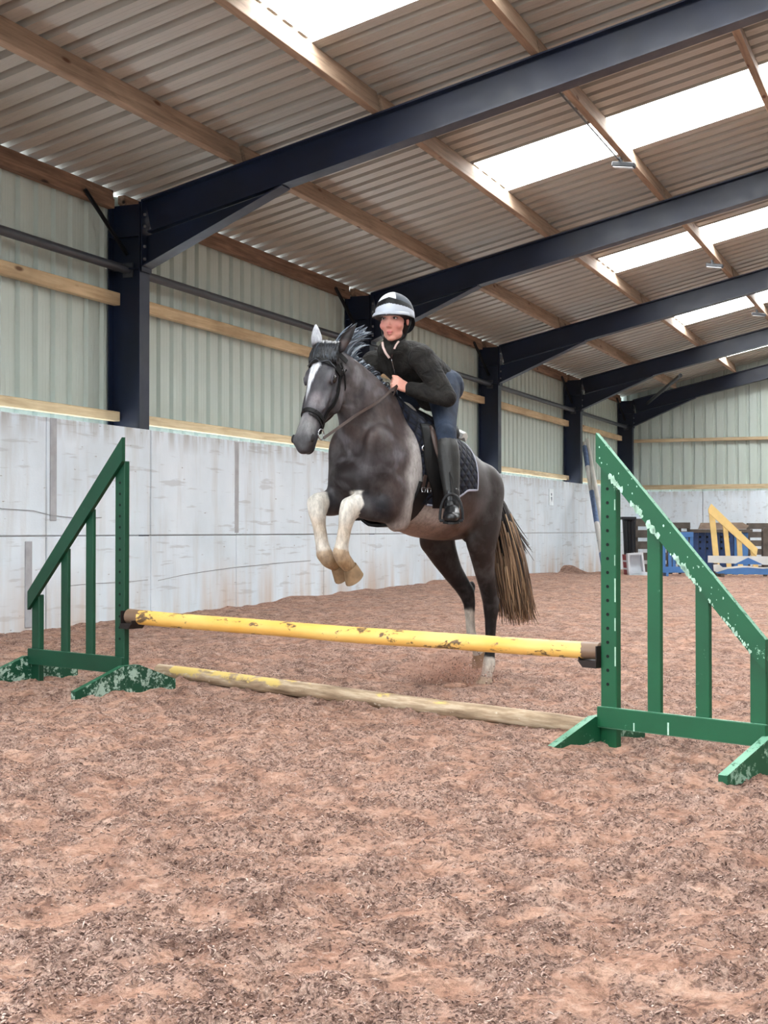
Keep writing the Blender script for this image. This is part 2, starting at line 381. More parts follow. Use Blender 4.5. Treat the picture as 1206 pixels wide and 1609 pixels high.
# loose crumbs of sand and fibre lying on it: nobody could count them
def build_flakes(n=60000):
    r = RNG; q = 3 * n; y = 2.3 + 7.7 * r.random(q) ** 1.5; x = -y * 0.80 - 0.3 + r.random(q) * (y * 0.80 + 0.6)
    i = np.clip(np.searchsorted(FX, x), 0, len(FX) - 1); j = np.clip(np.searchsorted(FY, y), 0, len(FY) - 1); mk = build_floor.mask[j, i]
    keep = r.random(q) < (mk - .2) * 1.0; x = x[keep][:n]; y = y[keep][:n]; n = len(x); z = surf(x, y)
    L = 0.005 + 0.013 * r.random(n) ** 2.0; wd = 0.0015 + 0.0026 * r.random(n); a = r.random(n) * 2 * np.pi; tilt = r.normal(0, .45, n); curl = r.normal(0, 1.0, n); arch = .2 + .5 * r.random(n)
    # a curled shred: 4 stations x 3 points round it
    st = np.linspace(-.5, .5, 4); P = []
    for k, t in enumerate(st):
        cx = L * t; cy = L * curl * (t * t - .1) * .8; cz = L * (tilt * t + arch * (.25 - t * t)) + .0012
        w = wd * (1 if 0 < k < 3 else .45)
        for c, s_ in ((1, 0), (-.5, .75), (-.5, -.75)):
            P.append(np.stack([cx, cy + w * c, cz + w * s_ * .8], -1))
    V = np.stack(P, 1); c, s_ = np.cos(a)[:, None], np.sin(a)[:, None]
    V = np.stack([V[..., 0] * c - V[..., 1] * s_, V[..., 0] * s_ + V[..., 1] * c, V[..., 2]], -1) + np.stack([x, y, z], -1)[:, None, :]
    fc = []
    for k in range(3):
        for m in range(3):
            p0, p1, p2, p3 = k * 3 + m, k * 3 + (m + 1) % 3, (k + 1) * 3 + (m + 1) % 3, (k + 1) * 3 + m; fc += [(p0, p1, p2), (p0, p2, p3)]
    bf = np.array(fc); Fq = (bf[None] + 12 * np.arange(n)[:, None, None]).reshape(-1, 3); V = V.reshape(-1, 3)
    me = bpy.data.meshes.new('sand_fibres'); me.vertices.add(len(V)); me.vertices.foreach_set('co', V.ravel().astype(np.float32))
    me.loops.add(Fq.size); me.loops.foreach_set('vertex_index', Fq.ravel().astype(np.int32))
    me.polygons.add(len(Fq)); me.polygons.foreach_set('loop_start', np.arange(0, Fq.size, 3, dtype=np.int32)); me.update(calc_edges=True)
    o = finish('sand_fibres', me, M['clod']); tag(o, 'shredded pinkish grey fibre and crumbs strewn over the arena sand', 'sand', kind='stuff')
build_flakes()

# ---- left wall: concrete panels below, profiled sheets on timber girts above
wall = empty('wall_left', (-W, 12, 0)); tag(wall, kind='structure')
def put(o, parent):
    """keep world coordinates while parenting to an unrotated empty"""
    o.parent = parent; o.matrix_parent_inverse = Matrix.Translation(-Vector(parent.location)); return o
joints = []
for y in FRAME_Y[:-1]:
    yb = y + 0.11; joints += [yb, yb + (2.0 if abs(y - 12.4) > .1 else 1.87), yb + 4.3]
joints.append(Y_END)
for k in range(len(joints) - 1):
    a, b = joints[k], joints[k + 1]
    if b < 3: continue
    for (z0, z1) in ((-0.25, ZJ - 0.006), (ZJ + 0.006, ZT + random.uniform(-.006, .004))):
        g = 0.006; dx = random.uniform(-0.004, 0.004)
        p = MB().box(-W - 0.14 + dx, -W + dx, a + g, min(b, 36.4) - g, z0, z1, 0.006); put(p.build('concrete_panel', M['concrete']), wall)
put(MB().box(-W - 0.13, -W - 0.016, 2.6, 36.4, -0.25, ZT - 0.02).build('joint_backing', M['joint']), wall)
for yj, z0, z1 in ((10.81, 1.12, ZT - .005), (14.38, 1.0, ZT - .02), (10.44, 0.15, 0.93)):   # grey mortar runs over three joints
    put(MB().box(-W - 0.01, -W + 0.006, yj - 0.05, yj + 0.05, z0, z1, 0.004).build('mortar_strip', M['joint']), wall)

PITCH_S = 0.28; NRIB = 4; SHEET_W = PITCH_S * NRIB
def profile(a=.178, sl=.022, h=.040):
    """(across, height) of one sheet: pans at 0, ribs 0.034 high, two fine swages per pan"""
    p = []
    for k in range(NRIB):
        b = k * PITCH_S
        p += [(b, 0), (b + .056, 0), (b + .061, .0016), (b + .067, .0016), (b + .072, 0), (b + .108, 0), (b + .113, .0016), (b + .119, .0016), (b + .124, 0), (b + a, 0), (b + a + sl, h), (b + PITCH_S - sl, h)]
    return p + [(NRIB * PITCH_S, 0)]
def sheet_mesh(name, length, mat, t=0.0012, prof=(.178, .022, .040)):
    """sheet lying along +x (length), ribs repeating along +y, ribs rising to +z"""
    pr = profile(*prof); n = len(pr); v = []; f = []
    for x in (0, length):
        for (a, h) in pr: v.append((x, a, h))
    for x in (0, length):
        for (a, h) in pr: v.append((x, a, h + t))
    for i in range(n - 1):
        f.append((i, i + 1, n + i + 1, n + i)); f.append((2 * n + i, 3 * n + i, 3 * n + i + 1, 2 * n + i + 1))
    for base in (0, n):
        for i in range(n - 1): f.append((base + i, 2 * n + base + i, 2 * n + base + i + 1, base + i + 1))
    me = bpy.data.meshes.new(name); me.from_pydata(v, [], f); me.update(); me.materials.append(mat); return me
ws_me = sheet_mesh('wall_sheet', 2.49, M['wall_sheet'])
ny = int(math.ceil((Y_END + 0.0 - 2.0) / SHEET_W))
for k in range(ny):
    y = Y_END - (k + 1) * SHEET_W
    o = bpy.data.objects.new('wall_sheet', ws_me); COL.objects.link(o)
    # local x -> up, y -> along wall, z -> outwards (-X)
    o.matrix_world = Matrix(((0, 0, -1, CLAD_X), (0, 1, 0, y), (1, 0, 0, 2.065), (0, 0, 0, 1)))
    put(o, wall)
def timber(x0, x1, y0, y1, z0, z1, name, mat, parent):
    o = MB().box(x0, x1, y0, y1, z0, z1, 0.005).build(name, mat); return put(o, parent)
for i in range(2, len(FRAME_Y) - 1):
    a, b = FRAME_Y[i] + 0.012, FRAME_Y[i + 1] - 0.012
    timber(-8.112, -8.03, a, b, 3.375, 3.505, 'girt', M['girt'], wall)
    timber(-8.112, -8.03, a, b, 2.165, 2.265, 'base_girt', M['girt'], wall)
    timber(-8.125, -8.04, a + .095, b - .095, 4.37, 4.47, 'eave_beam', M['girt' if False else 'eave'], wall)
    timber(-8.145, -8.055, a + .095, b - .095, 4.47, 4.560, 'eave_beam', M['eave'], wall)
    t = MB().tube([(-7.93, a, 3.735), (-7.93, b, 3.735)], 0.046, 12); t.box(-7.99, -7.87, b - .02, b, 3.66, 3.81); t.box(-7.99, -7.87, a, a + .02, 3.66, 3.81)
    put(t.build('tie_tube', M['galv'], smooth=True, auto=40), wall)
    d = MB().bar((-8.02, b - 0.66, 4.44), (-7.95, b - 0.005, 3.90), 0.05, 0.008, (0, 1, 0)).bar((-8.02, b - 0.66, 4.44), (-7.95, b - 0.005, 3.90), 0.05, 0.008, (1, 0, 0))
    put(d.build('eave_stay', M['black_steel']), wall)

# ---- roof
ceil = empty('ceiling', (-3, 12, 5.4)); tag(ceil, kind='structure')
SKY_Y = [(-2.1, -0.9), (3.9, 5.1), (9.75, 10.9), (15.25, 16.62), (21.35, 22.62), (27.6, 28.95), (33.4, 34.6)]
def along(x): return (x + W) / math.cos(slope)
lo_x0, up_x0 = -8.155, -5.16
LO_L = (up_x0 + 0.10 - lo_x0) / math.cos(slope); UP_L = (RIDGE - up_x0) / math.cos(slope)
HP = 0.222
RP = (.172, .010, .062); lo_me = sheet_mesh('roof_sheet', LO_L, M['roof_sheet'], prof=RP); up_me = sheet_mesh('roof_sheet', UP_L, M['roof_sheet'], prof=RP); sk_me = sheet_mesh('rooflight', UP_L, M['skylight'], prof=RP)
all_r = sheet_mesh('roof_sheet', LO_L + UP_L, M['roof_sheet'])
def roof_mat(x, y, sy, lift=0.0, right=False):
    c, s = math.cos(slope), math.sin(slope)
    base = Vector((x, y, rafter_z(x))) + NS * (HP + lift)
    if not right: return Matrix(((c, 0, -s, base.x), (0, sy, 0, base.y), (s, 0, c, base.z), (0, 0, 0, 1)))
    bx = 2 * RIDGE - base.x
    return Matrix(((-c, 0, s, bx), (0, sy, 0, base.y), (s, 0, c, base.z), (0, 0, 0, 1)))
def place(me, name, mw, parent=ceil):
    o = bpy.data.objects.new(name, me); COL.objects.link(o); o.matrix_world = mw; put(o, parent); return o
edges = [Y_BACK]
for a, b in SKY_Y: edges += [a, b]
edges.append(Y_END + 0.35)
for k in range(len(edges) - 1):
    a, b = edges[k], edges[k + 1]; n = max(1, round((b - a) / SHEET_W)); w = (b - a) / n
    for i in range(n):
        y = a + i * w; sy = w / SHEET_W
        place(lo_me, 'roof_sheet', roof_mat(lo_x0, y, sy, 0.0))
        place(sk_me if k % 2 else up_me, 'rooflight' if k % 2 else 'roof_sheet', roof_mat(up_x0, y, sy, 0.004))
        place(lo_me, 'roof_sheet', roof_mat(lo_x0, y, sy, 0.0, True))
        lit = k in (1, 5, 9, 13); place(sk_me if lit else up_me, 'rooflight' if lit else 'roof_sheet', roof_mat(up_x0, y, sy, 0.004, True))  # unseen right slope: rooflights kept only in some bays to shape the light
def purlin(x, y0, y1, parent=ceil):
    p = Vector((x, 0, rafter_z(x))) ; nn = Vector(NS); tt = Vector((math.cos(slope), 0, math.sin(slope)))
    if x > RIDGE: nn.x *= -1; tt.z *= -1
    c = p + nn * HP / 2; c.y = (y0 + y1) / 2
    o = MB().obox(c, tt * 0.0375, (0, (y1 - y0) / 2, 0), nn * (HP / 2 - 0.001), 0.004).build('purlin', M['purlin']); put(o, parent)
for i in range(1, len(FRAME_Y) - 1):
    for x in (-6.62, -5.12, -3.54, -1.89, -0.3, 1.1, 2.9, 4.5, 6.1, 7.7, 9.2):
        purlin(x + random.uniform(-.012, .012), FRAME_Y[i] + 0.035, FRAME_Y[i + 1] - 0.035)

# ---- right side and gables
wr = empty('wall_right', (XR, 12, 0)); tag(wr, kind='structure')
put(MB().box(XR, XR + 0.14, Y_BACK, Y_END, -0.3, ZT).build('concrete_panel', M['concrete']), wr)
big = sheet_mesh('wall_sheet', 2.66, M['wall_sheet'])
for k in range(38):
    o = place(big, 'wall_sheet', Matrix(((0, 0, 1, XR + .4), (0, 1, 0, Y_END - (k + 1) * SHEET_W), (1, 0, 0, 1.9), (0, 0, 0, 1))), wr)
we = empty('wall_end', (-3, Y_END, 0)); tag(we, kind='structure')
jx = [-W - 0.02, -6.0, -3.6, -1.2, 1.3, 3.7, 6.1, 8.3, XR]
for a, b in zip(jx[:-1], jx[1:]):
    for z0, z1 in ((-0.25, 0.97), (0.985, 2.045)):
        put(MB().box(a + .008, b - .008, 36.42, 36.56, z0, z1, 0.006).build('concrete_panel', M['concrete']), we)
put(MB().box(-W, XR, 36.44, 36.55, -0.25, 2.03).build('joint_backing', M['joint']), we)
for k in range(17):
    x0 = -8.2 + k * SHEET_W; xm = x0 + SHEET_W / 2
    top = max(rafter_z(max(x0, -7.9)), rafter_z(min(x0 + SHEET_W, XR))) + 0.50
    me = sheet_mesh('gable_sheet', min(top, 7.0) - 1.9, M['wall_sheet'])
    place(me, 'gable_sheet', Matrix(((0, 1, 0, x0), (0, 0, 1, Y_END + .06), (1, 0, 0, 1.9), (0, 0, 0, 1))), we)
def girt_x(z0, z1, name):
    for a, b in ((-7.95, -2.2), (-2.19, 4.5), (4.51, 10.0)):
        put(MB().box(a, b, 36.575, 36.655, z0, z1, 0.005).build(name, M['girt_x']), we)
girt_x(3.345, 3.43, 'girt'); girt_x(2.10, 2.22, 'base_girt'); 
wb = empty('wall_back', (5, Y_BACK, 0)); tag(wb, kind='structure')
put(MB().box(-8.2, -1.0, Y_BACK - .15, Y_BACK, -0.25, 5.1).build('concrete_panel', M['concrete']), wb)
put(MB().box(2.4, XR, Y_BACK - .15, Y_BACK, -0.25, 5.1).build('concrete_panel', M['concrete']), wb)  # opening left between these two panels is added to light foreground and horse
put(MB().prism([(-8.2, Y_BACK, 4.2), (XR, Y_BACK, 4.2), (XR, Y_BACK, 5.0), (RIDGE, Y_BACK, 6.7), (-8.2, Y_BACK, 4.95)], (0, -.1, 0)).build('gable_sheet', M['wall_sheet']), wb)

# ---- portal frames: each one thing of column, rafter, haunch, end plate, bolts
LABELS = {6.3: 'dark blue steel portal frame standing level with the jump, nearer than the others', 12.4: 'dark blue steel portal frame crossing above the tallest column left of the rider',
          18.5: 'dark blue steel portal frame whose column stands directly behind the riding helmet', 24.6: 'dark blue steel portal frame whose column shows just behind the horse rump',
          30.7: 'dark blue steel portal frame with two striped poles leaning at its column', 36.15: 'dark blue steel portal frame standing against the pale gable wall'}
def ibeam(mb, p, q, depth, width, dvec, tf=0.016, tw=0.010):
    """I-section from p to q; p,q on the outer face of the top flange, dvec points to the other flange"""
    p, q, dvec = Vector(p), Vector(q), Vector(dvec).normalized(); u = (q - p).normalized(); s = u.cross(dvec).normalized(); c = (p + q) / 2; h = (q - p) / 2
    mb.obox(c + dvec * tf / 2, h, s * width / 2, dvec * tf / 2); mb.obox(c + dvec * (depth - tf / 2), h, s * width / 2, dvec * tf / 2)
    mb.obox(c + dvec * depth / 2, h, s * tw / 2, dvec * (depth / 2 - tf)); return mb
DEP = 0.385; RD = 0.352; FW = 0.19
for y in FRAME_Y[2:]:
    fr = empty('portal_frame', (-W, y, 0)); tag(fr, LABELS[y], 'frame', 'portal frames of the arena building')
    col = ibeam(MB(), (-W - .012, y, -0.2), (-W - .012, y, Z0 - 0.02), DEP, FW, (-1, 0, 0))
    for zz in (Z0 - RD / math.cos(slope) - 0.0, 3.74): col.box(-W - .012 - DEP + .016, -W - .03, y - .085, y + .085, zz - .006, zz + .006)
    put(col.build('column', M['steel']), fr)
    raf = ibeam(MB(), (-W, y, Z0), (RIDGE, y, rafter_z(RIDGE)), RD, FW, (math.sin(slope), 0, -math.cos(slope))); put(raf.build('rafter', M['steel']), fr)
    raf = ibeam(MB(), (RIDGE, y, rafter_z(RIDGE)), (XR, y, Z0), RD, FW, (-math.sin(slope), 0, -math.cos(slope))); put(raf.build('rafter', M['steel']), fr)
    col = ibeam(MB(), (XR + .012, y, -0.2), (XR + .012, y, Z0 - 0.02), DEP, FW, (1, 0, 0)); put(col.build('column', M['steel']), fr)
    zb = lambda x: rafter_z(x) - RD / math.cos(slope)
    hx = -6.12; h = MB()
    h.prism([(-W + .014, y - .005, zb(-W)), (-W + .014, y - .005, 3.755), (hx, y - .005, zb(hx) - .004)], (0, .010, 0))
    a, b = Vector((-W + .014, y, 3.755)), Vector((hx, y, zb(hx) - .006)); h.bar(a, b, FW, 0.014, (0, 1, 0))
    put(h.build('haunch', M['steel']), fr)
    e = MB().box(-W - .0, -W + .014, y - FW / 2, y + FW / 2, 3.70, Z0 - .005); put(e.build('end_plate', M['steel']), fr)
    b0 = None
    for zz in (3.83, 3.96, 4.17, 4.29):
        for sy in (-.055, .055):
            if b0 is None: b0 = put(MB().tube([(0, 0, 0), (0.018, 0, 0)], 0.017, 6).build('bolt', M['bolt']), fr); o = b0
            else: o = b0.copy(); COL.objects.link(o)
            o.location = (-W + .014, y + sy, zz)
brace = MB().tube([(-5.55, 30.82, 4.44), (-7.35, 36.06, 4.33)], 0.045, 10).build('wind_brace', M['black_steel'], smooth=True, auto=40); put(brace, ceil)

# ---- floodlights under the third purlin
def floodlight(x, y, label, tilt=0.15):
    t = empty('floodlight', (x, y, rafter_z(x) - 0.02)); tag(t, label, 'lamp', 'floodlights under the roof timbers')
    b = MB().box(-.135, .135, -.05, .05, -.10, -.045, .008); ob = b.build('lamp_body', M['black_steel'], t); ob.rotation_euler = (0, tilt, 0)
    g = MB().box(-.118, .118, -.04, .04, -.106, -.098); og = g.build('lamp_glass', M['lamp_glass'], t); og.rotation_euler = (0, tilt, 0)
    k = MB().bar((-.05, -.05, -.07), (-.05, -.05, .02), .025, .004, (1, 0, 0)).bar((-.05, .05, -.07), (-.05, .05, .02), .025, .004, (1, 0, 0)).bar((-.05, -.052, .018), (-.05, .052, .018), .025, .004, (1, 0, 0))
    k.build('lamp_bracket', M['black_steel'], t)
M['lamp_grey'] = simple('lamp_housing', (92, 96, 100), 0.5); M['lamp_glass'] = simple('lamp_glass', (222, 228, 230), 0.15, 0.6)
floodlight(-3.54, 16.1, 'small black rimmed floodlight under the nearest bright rooflight'); floodlight(-3.54, 22.8, 'small floodlight on the roof timber beyond the second blue rafter'); floodlight(-3.54, 28.3, 'smallest floodlight, on the roof timber beyond the third blue rafter')
cd = MB().tube([(-3.60, 12.6, 5.38), (-3.60, 14.0, 5.375), (-3.60, 16.05, 5.36)], .010, 6).tube([(-3.585, 12.6, 5.41), (-3.60, 12.6, 5.38)], .02, 6); tag(cd.build('light_cable', M['galv'], smooth=True), 'grey cable running along the roof timber to the nearest floodlight', 'cable')
# ---- small white letter plate on the wall
pl = empty('wall_sign', (-W + .002, 28.07, 1.72)); tag(pl, 'small upright white plate with dark marks on the concrete wall', 'sign')
MB().box(0, .012, -.165, .165, -.17, .17, .003).build('plate', simple('white_plate', (226, 236, 242), .4), pl)
q = simple('sign_print', (120, 134, 146), .5); g = MB()
for zc in (.055, -.02): g.box(.0115, .0135, -.045, .045, zc - .026, zc + .026, .001)
g.prism([(.0115, -.03, -.045), (.0115, .045, -.045), (.0115, .02, -.10)], (.002, 0, 0)); g.build('marking', q, pl)

# hairline cracks in the lower and upper panels
cr = simple('crack', (122, 122, 124), .9)
for pts in ([(9.75, 1.235), (10.1, 1.225), (10.5, 1.215), (10.75, 1.17), (11.0, 1.15), (11.3, 1.155), (11.6, 1.15)], [(11.0, .50), (11.5, .52), (12.0, .50), (12.45, .515)], [(12.65, .50), (13.2, .545), (13.8, .575), (14.3, .60), (15.6, .63), (16.4, .64)]):
    c = MB(); c.tube([(-W + .004, y, z + .006 * math.sin(y * 31)) for y, z in pts], .0026, 5); put(c.build('crack', cr), wall)
# ================================================================== the jump
CY, SY = math.cos(YAW), math.sin(YAW)
def cw(lat, dep):
    """ground point 'lat' metres right of and 'dep' metres ahead of where the photographer stands"""
    return (lat * CY - dep * SY, lat * SY + dep * CY)
def faces_up(o, mat, thr=0.35):
    o.data.materials.append(mat)
    for p in o.data.polygons:
        if p.normal.z > thr: p.material_index = 1
def stand(inner, e, front, slats, L, d0, d1, label, mats, holes_to):
    """wing stand; local x runs from the tall inner post to the low outer post, local y*front faces the jump's take-off side"""
    X, Y = inner; a = math.atan2(e[1], e[0]); t = empty('jump_wing', (X, Y, gz(X, Y) - 0.01), a); tag(t, label, 'jump stand', 'wing stands of the jump')
    g, gf, ge = mats
    fy = lambda y0, y1: (min(y0 * front, y1 * front), max(y0 * front, y1 * front))
    dz = lambda x: d0[1] + (d1[1] - d0[1]) * (x + .05) / (L + .10)       # lower edge of the diagonal
    du = lambda x: d0[0] + (d1[0] - d0[0]) * (x + .05) / (L + .10)
    y0, y1 = fy(-.020, .020)
    p = MB().box(-.045, .045, y0, y1, 0, dz(.0) + .05, .004).build('post', g, t)
    p = MB().box(L - .04, L + .04, y0, y1, 0, dz(L) + .05, .004).build('post', g, t)
    for s in slats: MB().box(s - .036, s + .036, *fy(-.004, .020), .15, dz(s) + .05, .003).build('slat', g, t)
    y0, y1 = fy(.0205, .0455)
    r = MB().box(-.05, L + .05, y0, y1, .115, .213, .004).build('bottom_rail', g, t); faces_up(r, ge)
    d = MB().prism([(-.052, y0, d0[0]), (-.052, y0, d0[1]), (L + .05, y0, d1[1]), (L + .05, y0, d1[0]), ], (0, y1 - y0, 0)).build('diagonal_rail', g, t); faces_up(d, ge)
    for x0, x1, worn in ((-.088, -.046, 1), (L + .041, L + .083, 0)):
        prof = [(-.40, 0), (-.40, .045), (-.06, .165), (.06, .165), (.34, .06), (.34, 0)]
        f = MB().prism([(x0, q * -front, max(z, -.02)) for q, z in prof], (x1 - x0, 0, 0)).build('foot', gf, t); faces_up(f, ge)
    h0 = None; z = 1.235
    while z > holes_to:
        if h0 is None: h0 = MB().tube([(0, 0, 0), (0, .0035 * front, 0)], .008, 10).build('peg_hole', M['hole'], t); o = h0
        else: o = h0.copy(); COL.objects.link(o)
        o.location = (-.003, .0185 * front, z); z -= .0655
    return t
eR = (.70 * CY + .714 * SY, .70 * SY - .714 * CY); eL = (-.75 * CY - .66 * SY, -.75 * SY + .66 * CY)
G3 = (M['green'], M['green_foot'], M['edge'])
g2 = mat_flaky('dark_green_paint', (11, 66, 44), (140, 186, 160), 0.66, 8); g2f = mat_flaky('worn_dark_green_foot', (13, 70, 48), (160, 184, 170), 0.5, 12); g2e = mat_flaky('dark_green_edge', (30, 92, 64), (112, 162, 136), 0.56, 14)
wR = stand(cw(1.066, 6.56), eR, -1, (.254, .51), .787, (1.50, 1.365), (.575, .435), 'green wing stand with worn pale edges at the low end of the yellow pole', G3, .30)
wL = stand(cw(-1.565, 8.34), eL, 1, (.296, .55), .857, (1.50, 1.36), (.57, .455), 'darker green wing stand beside the concrete wall, holding the far pole end', (g2, g2f, g2e), .30)
chips = MB()
for zc, w, h in ((.76, .006, .11), (.90, .004, .05), (1.16, .005, .05), (.60, .005, .06), (.45, .006, .09)): chips.box(.037, .037 + w, -.0215, -.0195, zc - h / 2, zc + h / 2)
chips.box(.16, .166, -.0475, -.045, .118, .155); chips.box(.345, .353, -.0475, -.045, .12, .175)
tag(chips.build('bare_patch', M['white_chip'], wR), kind='stuff')
# peeled strip along the lower edge of the diagonal board
pe = MB(); rr = random.Random(3)
for i in range(120):
    x = .03 + i * .0062 + rr.uniform(-.004, .004); zl = 1.365 + (.435 - 1.365) * (x + .05) / .887; s = rr.uniform(.002, .009) * (1.5 if i < 70 else .8)
    if perlin(np.array([i * .13]), np.array([.5]), 3)[0] > -.18:
        n_ = 6; c0 = (x, zl + .006 + rr.uniform(-.002, .012)); pe.prism([(c0[0] + s * rr.uniform(.6, 1.3) * math.cos(2 * PI * k / n_) + .0, -.0468, c0[1] + 1.6 * s * rr.uniform(.6, 1.3) * math.sin(2 * PI * k / n_)) for k in range(n_)], (0, .002, 0))
for i in range(34):
    x = rr.uniform(-.03, .8); w = rr.random(); zl = 1.365 + (.435 - 1.365) * (x + .05) / .887 + .135 * w; s = rr.uniform(.0012, .0045)
    pe.prism([(x + s * rr.uniform(.6, 1.3) * math.cos(2 * PI * k / 6), -.0466, zl + 1.5 * s * rr.uniform(.6, 1.3) * math.sin(2 * PI * k / 6)) for k in range(6)], (0, .002, 0))
tag(pe.build('peeled_paint', M['white_chip'], wR), kind='stuff')
M['cup'] = simple('rusty_cup', (44, 36, 34), 0.6, 0.4, 0.4)
def cup(par, front, label_z, inner):
    c = MB(); y = .022 * front
    c.box(-.04, .01, min(y, y + .006 * front), max(y, y + .006 * front), label_z - .05, label_z + .06)
    n = 9
    arc = [(-.055 + .055 * math.cos(PI + PI * i / n), label_z - .005 + .055 * math.sin(PI + PI * i / n)) for i in range(n + 1)]
    return c
# cups are small dark brackets that carry the pole on the inner face of each post
for par, zc, name in ((wR, .425, 'dark metal cup'), (wL, .415, 'dark metal cup')):
    c = MB().box(-.052, -.046, -.05, .05, zc - .02, zc + .07).prism([(-.046, -.055, zc - .002), (-.046, -.055, zc - .034), (-.125, -.055, zc - .034), (-.155, -.055, zc - .002)], (0, .11, 0)).box(-.155, -.147, -.05, .05, zc - .006, zc + .016, .002)
    c.build('pole_cup', M['cup'], par)
# poles
def near(par, x, y, z): return Matrix.LocRotScale(par.location, par.rotation_euler, None) @ Vector((x, y, z))
POLE_HALF = (near(wL, -.055, 0, .461) - near(wR, -.055, 0, .469)).length / 2
def mat_pole_yellow():
    m = NT('worn_yellow_pole'); v = m.coord('Object', (0.6, 1, 1)); v2 = m.coord('Object', (0.25, 1, 1))
    n = m.noise(v, 14, 7, 0.72, 0.4); n2 = m.noise(v2, 26, 4, 0.6)
    c = m.ramp(m.noise(v, 4, 4), [(0.3, lin(228, 172, 74)), (0.7, lin(244, 202, 118))])
    c = m.mix(m.ramp(n, [(0.575, (0, 0, 0)), (0.62, (1, 1, 1))]), c, lin(104, 82, 58))
    c = m.mix(m.ramp(n2, [(0.66, (0, 0, 0)), (0.70, (1, 1, 1))]), c, lin(128, 96, 56))
    sp = m.n('ShaderNodeSeparateXYZ'); cc = m.n('ShaderNodeTexCoord'); m.t.links.new(cc.outputs['Object'], sp.inputs[0])
    end = m.math('GREATER_THAN', m.math('ADD', m.math('ABSOLUTE', sp.outputs[0], 0), m.math('MULTIPLY', n, .10)), POLE_HALF - .045)
    c = m.mix(end, c, lin(122, 98, 80))
    m.color(c); m.rough(0.42); m.spec(0.45); m.bump(n, 0.25, 0.004); return m.m
def mat_pole_bare():
    m = NT('bare_wood_pole'); v = m.coord('Object', (0.5, 1, 1)); v2 = m.coord('Object', (0.12, 1, 1))
    n = m.noise(v, 9, 7, 0.7, 0.4); g = m.noise(v2, 30, 5, 0.65); 
    c = m.ramp(g, [(0.3, lin(120, 100, 80)), (0.5, lin(172, 150, 124)), (0.7, lin(212, 196, 170))])
    sp = m.n('ShaderNodeSeparateXYZ'); cc = m.n('ShaderNodeTexCoord'); m.t.links.new(cc.outputs['Object'], sp.inputs[0])
    zone = m.n('ShaderNodeMapRange'); m.t.links.new(sp.outputs[0], zone.inputs[0]); zone.inputs[1].default_value = 0.1; zone.inputs[2].default_value = -1.25
    up = m.n('ShaderNodeMapRange'); m.t.links.new(sp.outputs[2], up.inputs[0]); up.inputs[1].default_value = -0.03; up.inputs[2].default_value = 0.035
    k = m.math('ADD', m.math('MULTIPLY', n, 0.75), m.math('ADD', m.math('MULTIPLY', zone.outputs[0], .16), m.math('MULTIPLY', up.outputs[0], .14)))
    notend = m.math('GREATER_THAN', m.math('ADD', sp.outputs[0], m.math('MULTIPLY', n, .2)), -1.42)
    y = m.math('MULTIPLY', m.ramp(k, [(0.585, (0, 0, 0)), (0.64, (.85, .85, .85))]), notend)
    c = m.mix(y, c, lin(222, 196, 112))
    c = m.mix(m.ramp(m.noise(v, 30, 4), [(0.66, (0, 0, 0)), (0.7, (0.8, 0.8, 0.8))]), c, lin(214, 204, 184))
    m.color(c); m.rough(0.7); m.spec(0.3); m.bump(m.math('ADD', g, n), 0.4, 0.006); return m.m
def pole(name, p, q, r0, r1, mat, label, seed, bend=0.0):
    p, q = Vector(p), Vector(q); L = (q - p).length; n = 60; pts = []; rad = []
    for i in range(n + 1):
        t = i / n; w = mnoise.noise((t * 5, seed, 0)) * 0.006; w2 = mnoise.noise((t * 4, seed, 7)) * 0.005
        pts.append((-L / 2 + L * t, w, w2 - bend * 4 * t * (1 - t))); rad.append((r0 + (r1 - r0) * t) * (1 + 0.05 * mnoise.noise((t * 9, seed, 3))))
    for k, s in ((0, .80), (n, .80)): rad[k] *= s
    pts.insert(1, (pts[0][0] + .006, pts[0][1], pts[0][2])); rad.insert(1, rad[1] * 1.0); pts.insert(n + 1, (pts[-1][0] - .006, pts[-1][1], pts[-1][2])); rad.insert(n + 1, rad[-2])
    o = MB().tube(pts, rad, 20).build(name, mat, smooth=True, auto=50)
    d = (q - p).normalized(); z = Vector((0, 0, 1)); y = z.cross(d).normalized(); z = d.cross(y)
    o.matrix_world = Matrix(((d.x, y.x, z.x, (p.x + q.x) / 2), (d.y, y.y, z.y, (p.y + q.y) / 2), (d.z, y.z, z.z, (p.z + q.z) / 2), (0, 0, 0, 1)))
    return tag(o, label, 'pole')
a = near(wL, -.055, 0, .415 + .046); b = near(wR, -.055, 0, .425 + .044)
d = (b - a).normalized(); pole('jump_pole', a - d * .0 + Vector((0, 0, 0)), b, .044, .041, mat_pole_yellow(), 'yellow painted jump pole hung between the two green wing stands', 1.3, 0.010)
p = Vector((*cw(-1.47, 9.12), 0)); q = Vector((*cw(1.02, 6.83), 0)); p.z = gz(p.x, p.y) + .04; q.z = gz(q.x, q.y) + .042
pole('ground_pole', p, q, .046, .045, mat_pole_bare(), 'bare wooden pole with remains of yellow paint lying on the sand', 4.1)

wL.scale = (1, 1, 1.015)
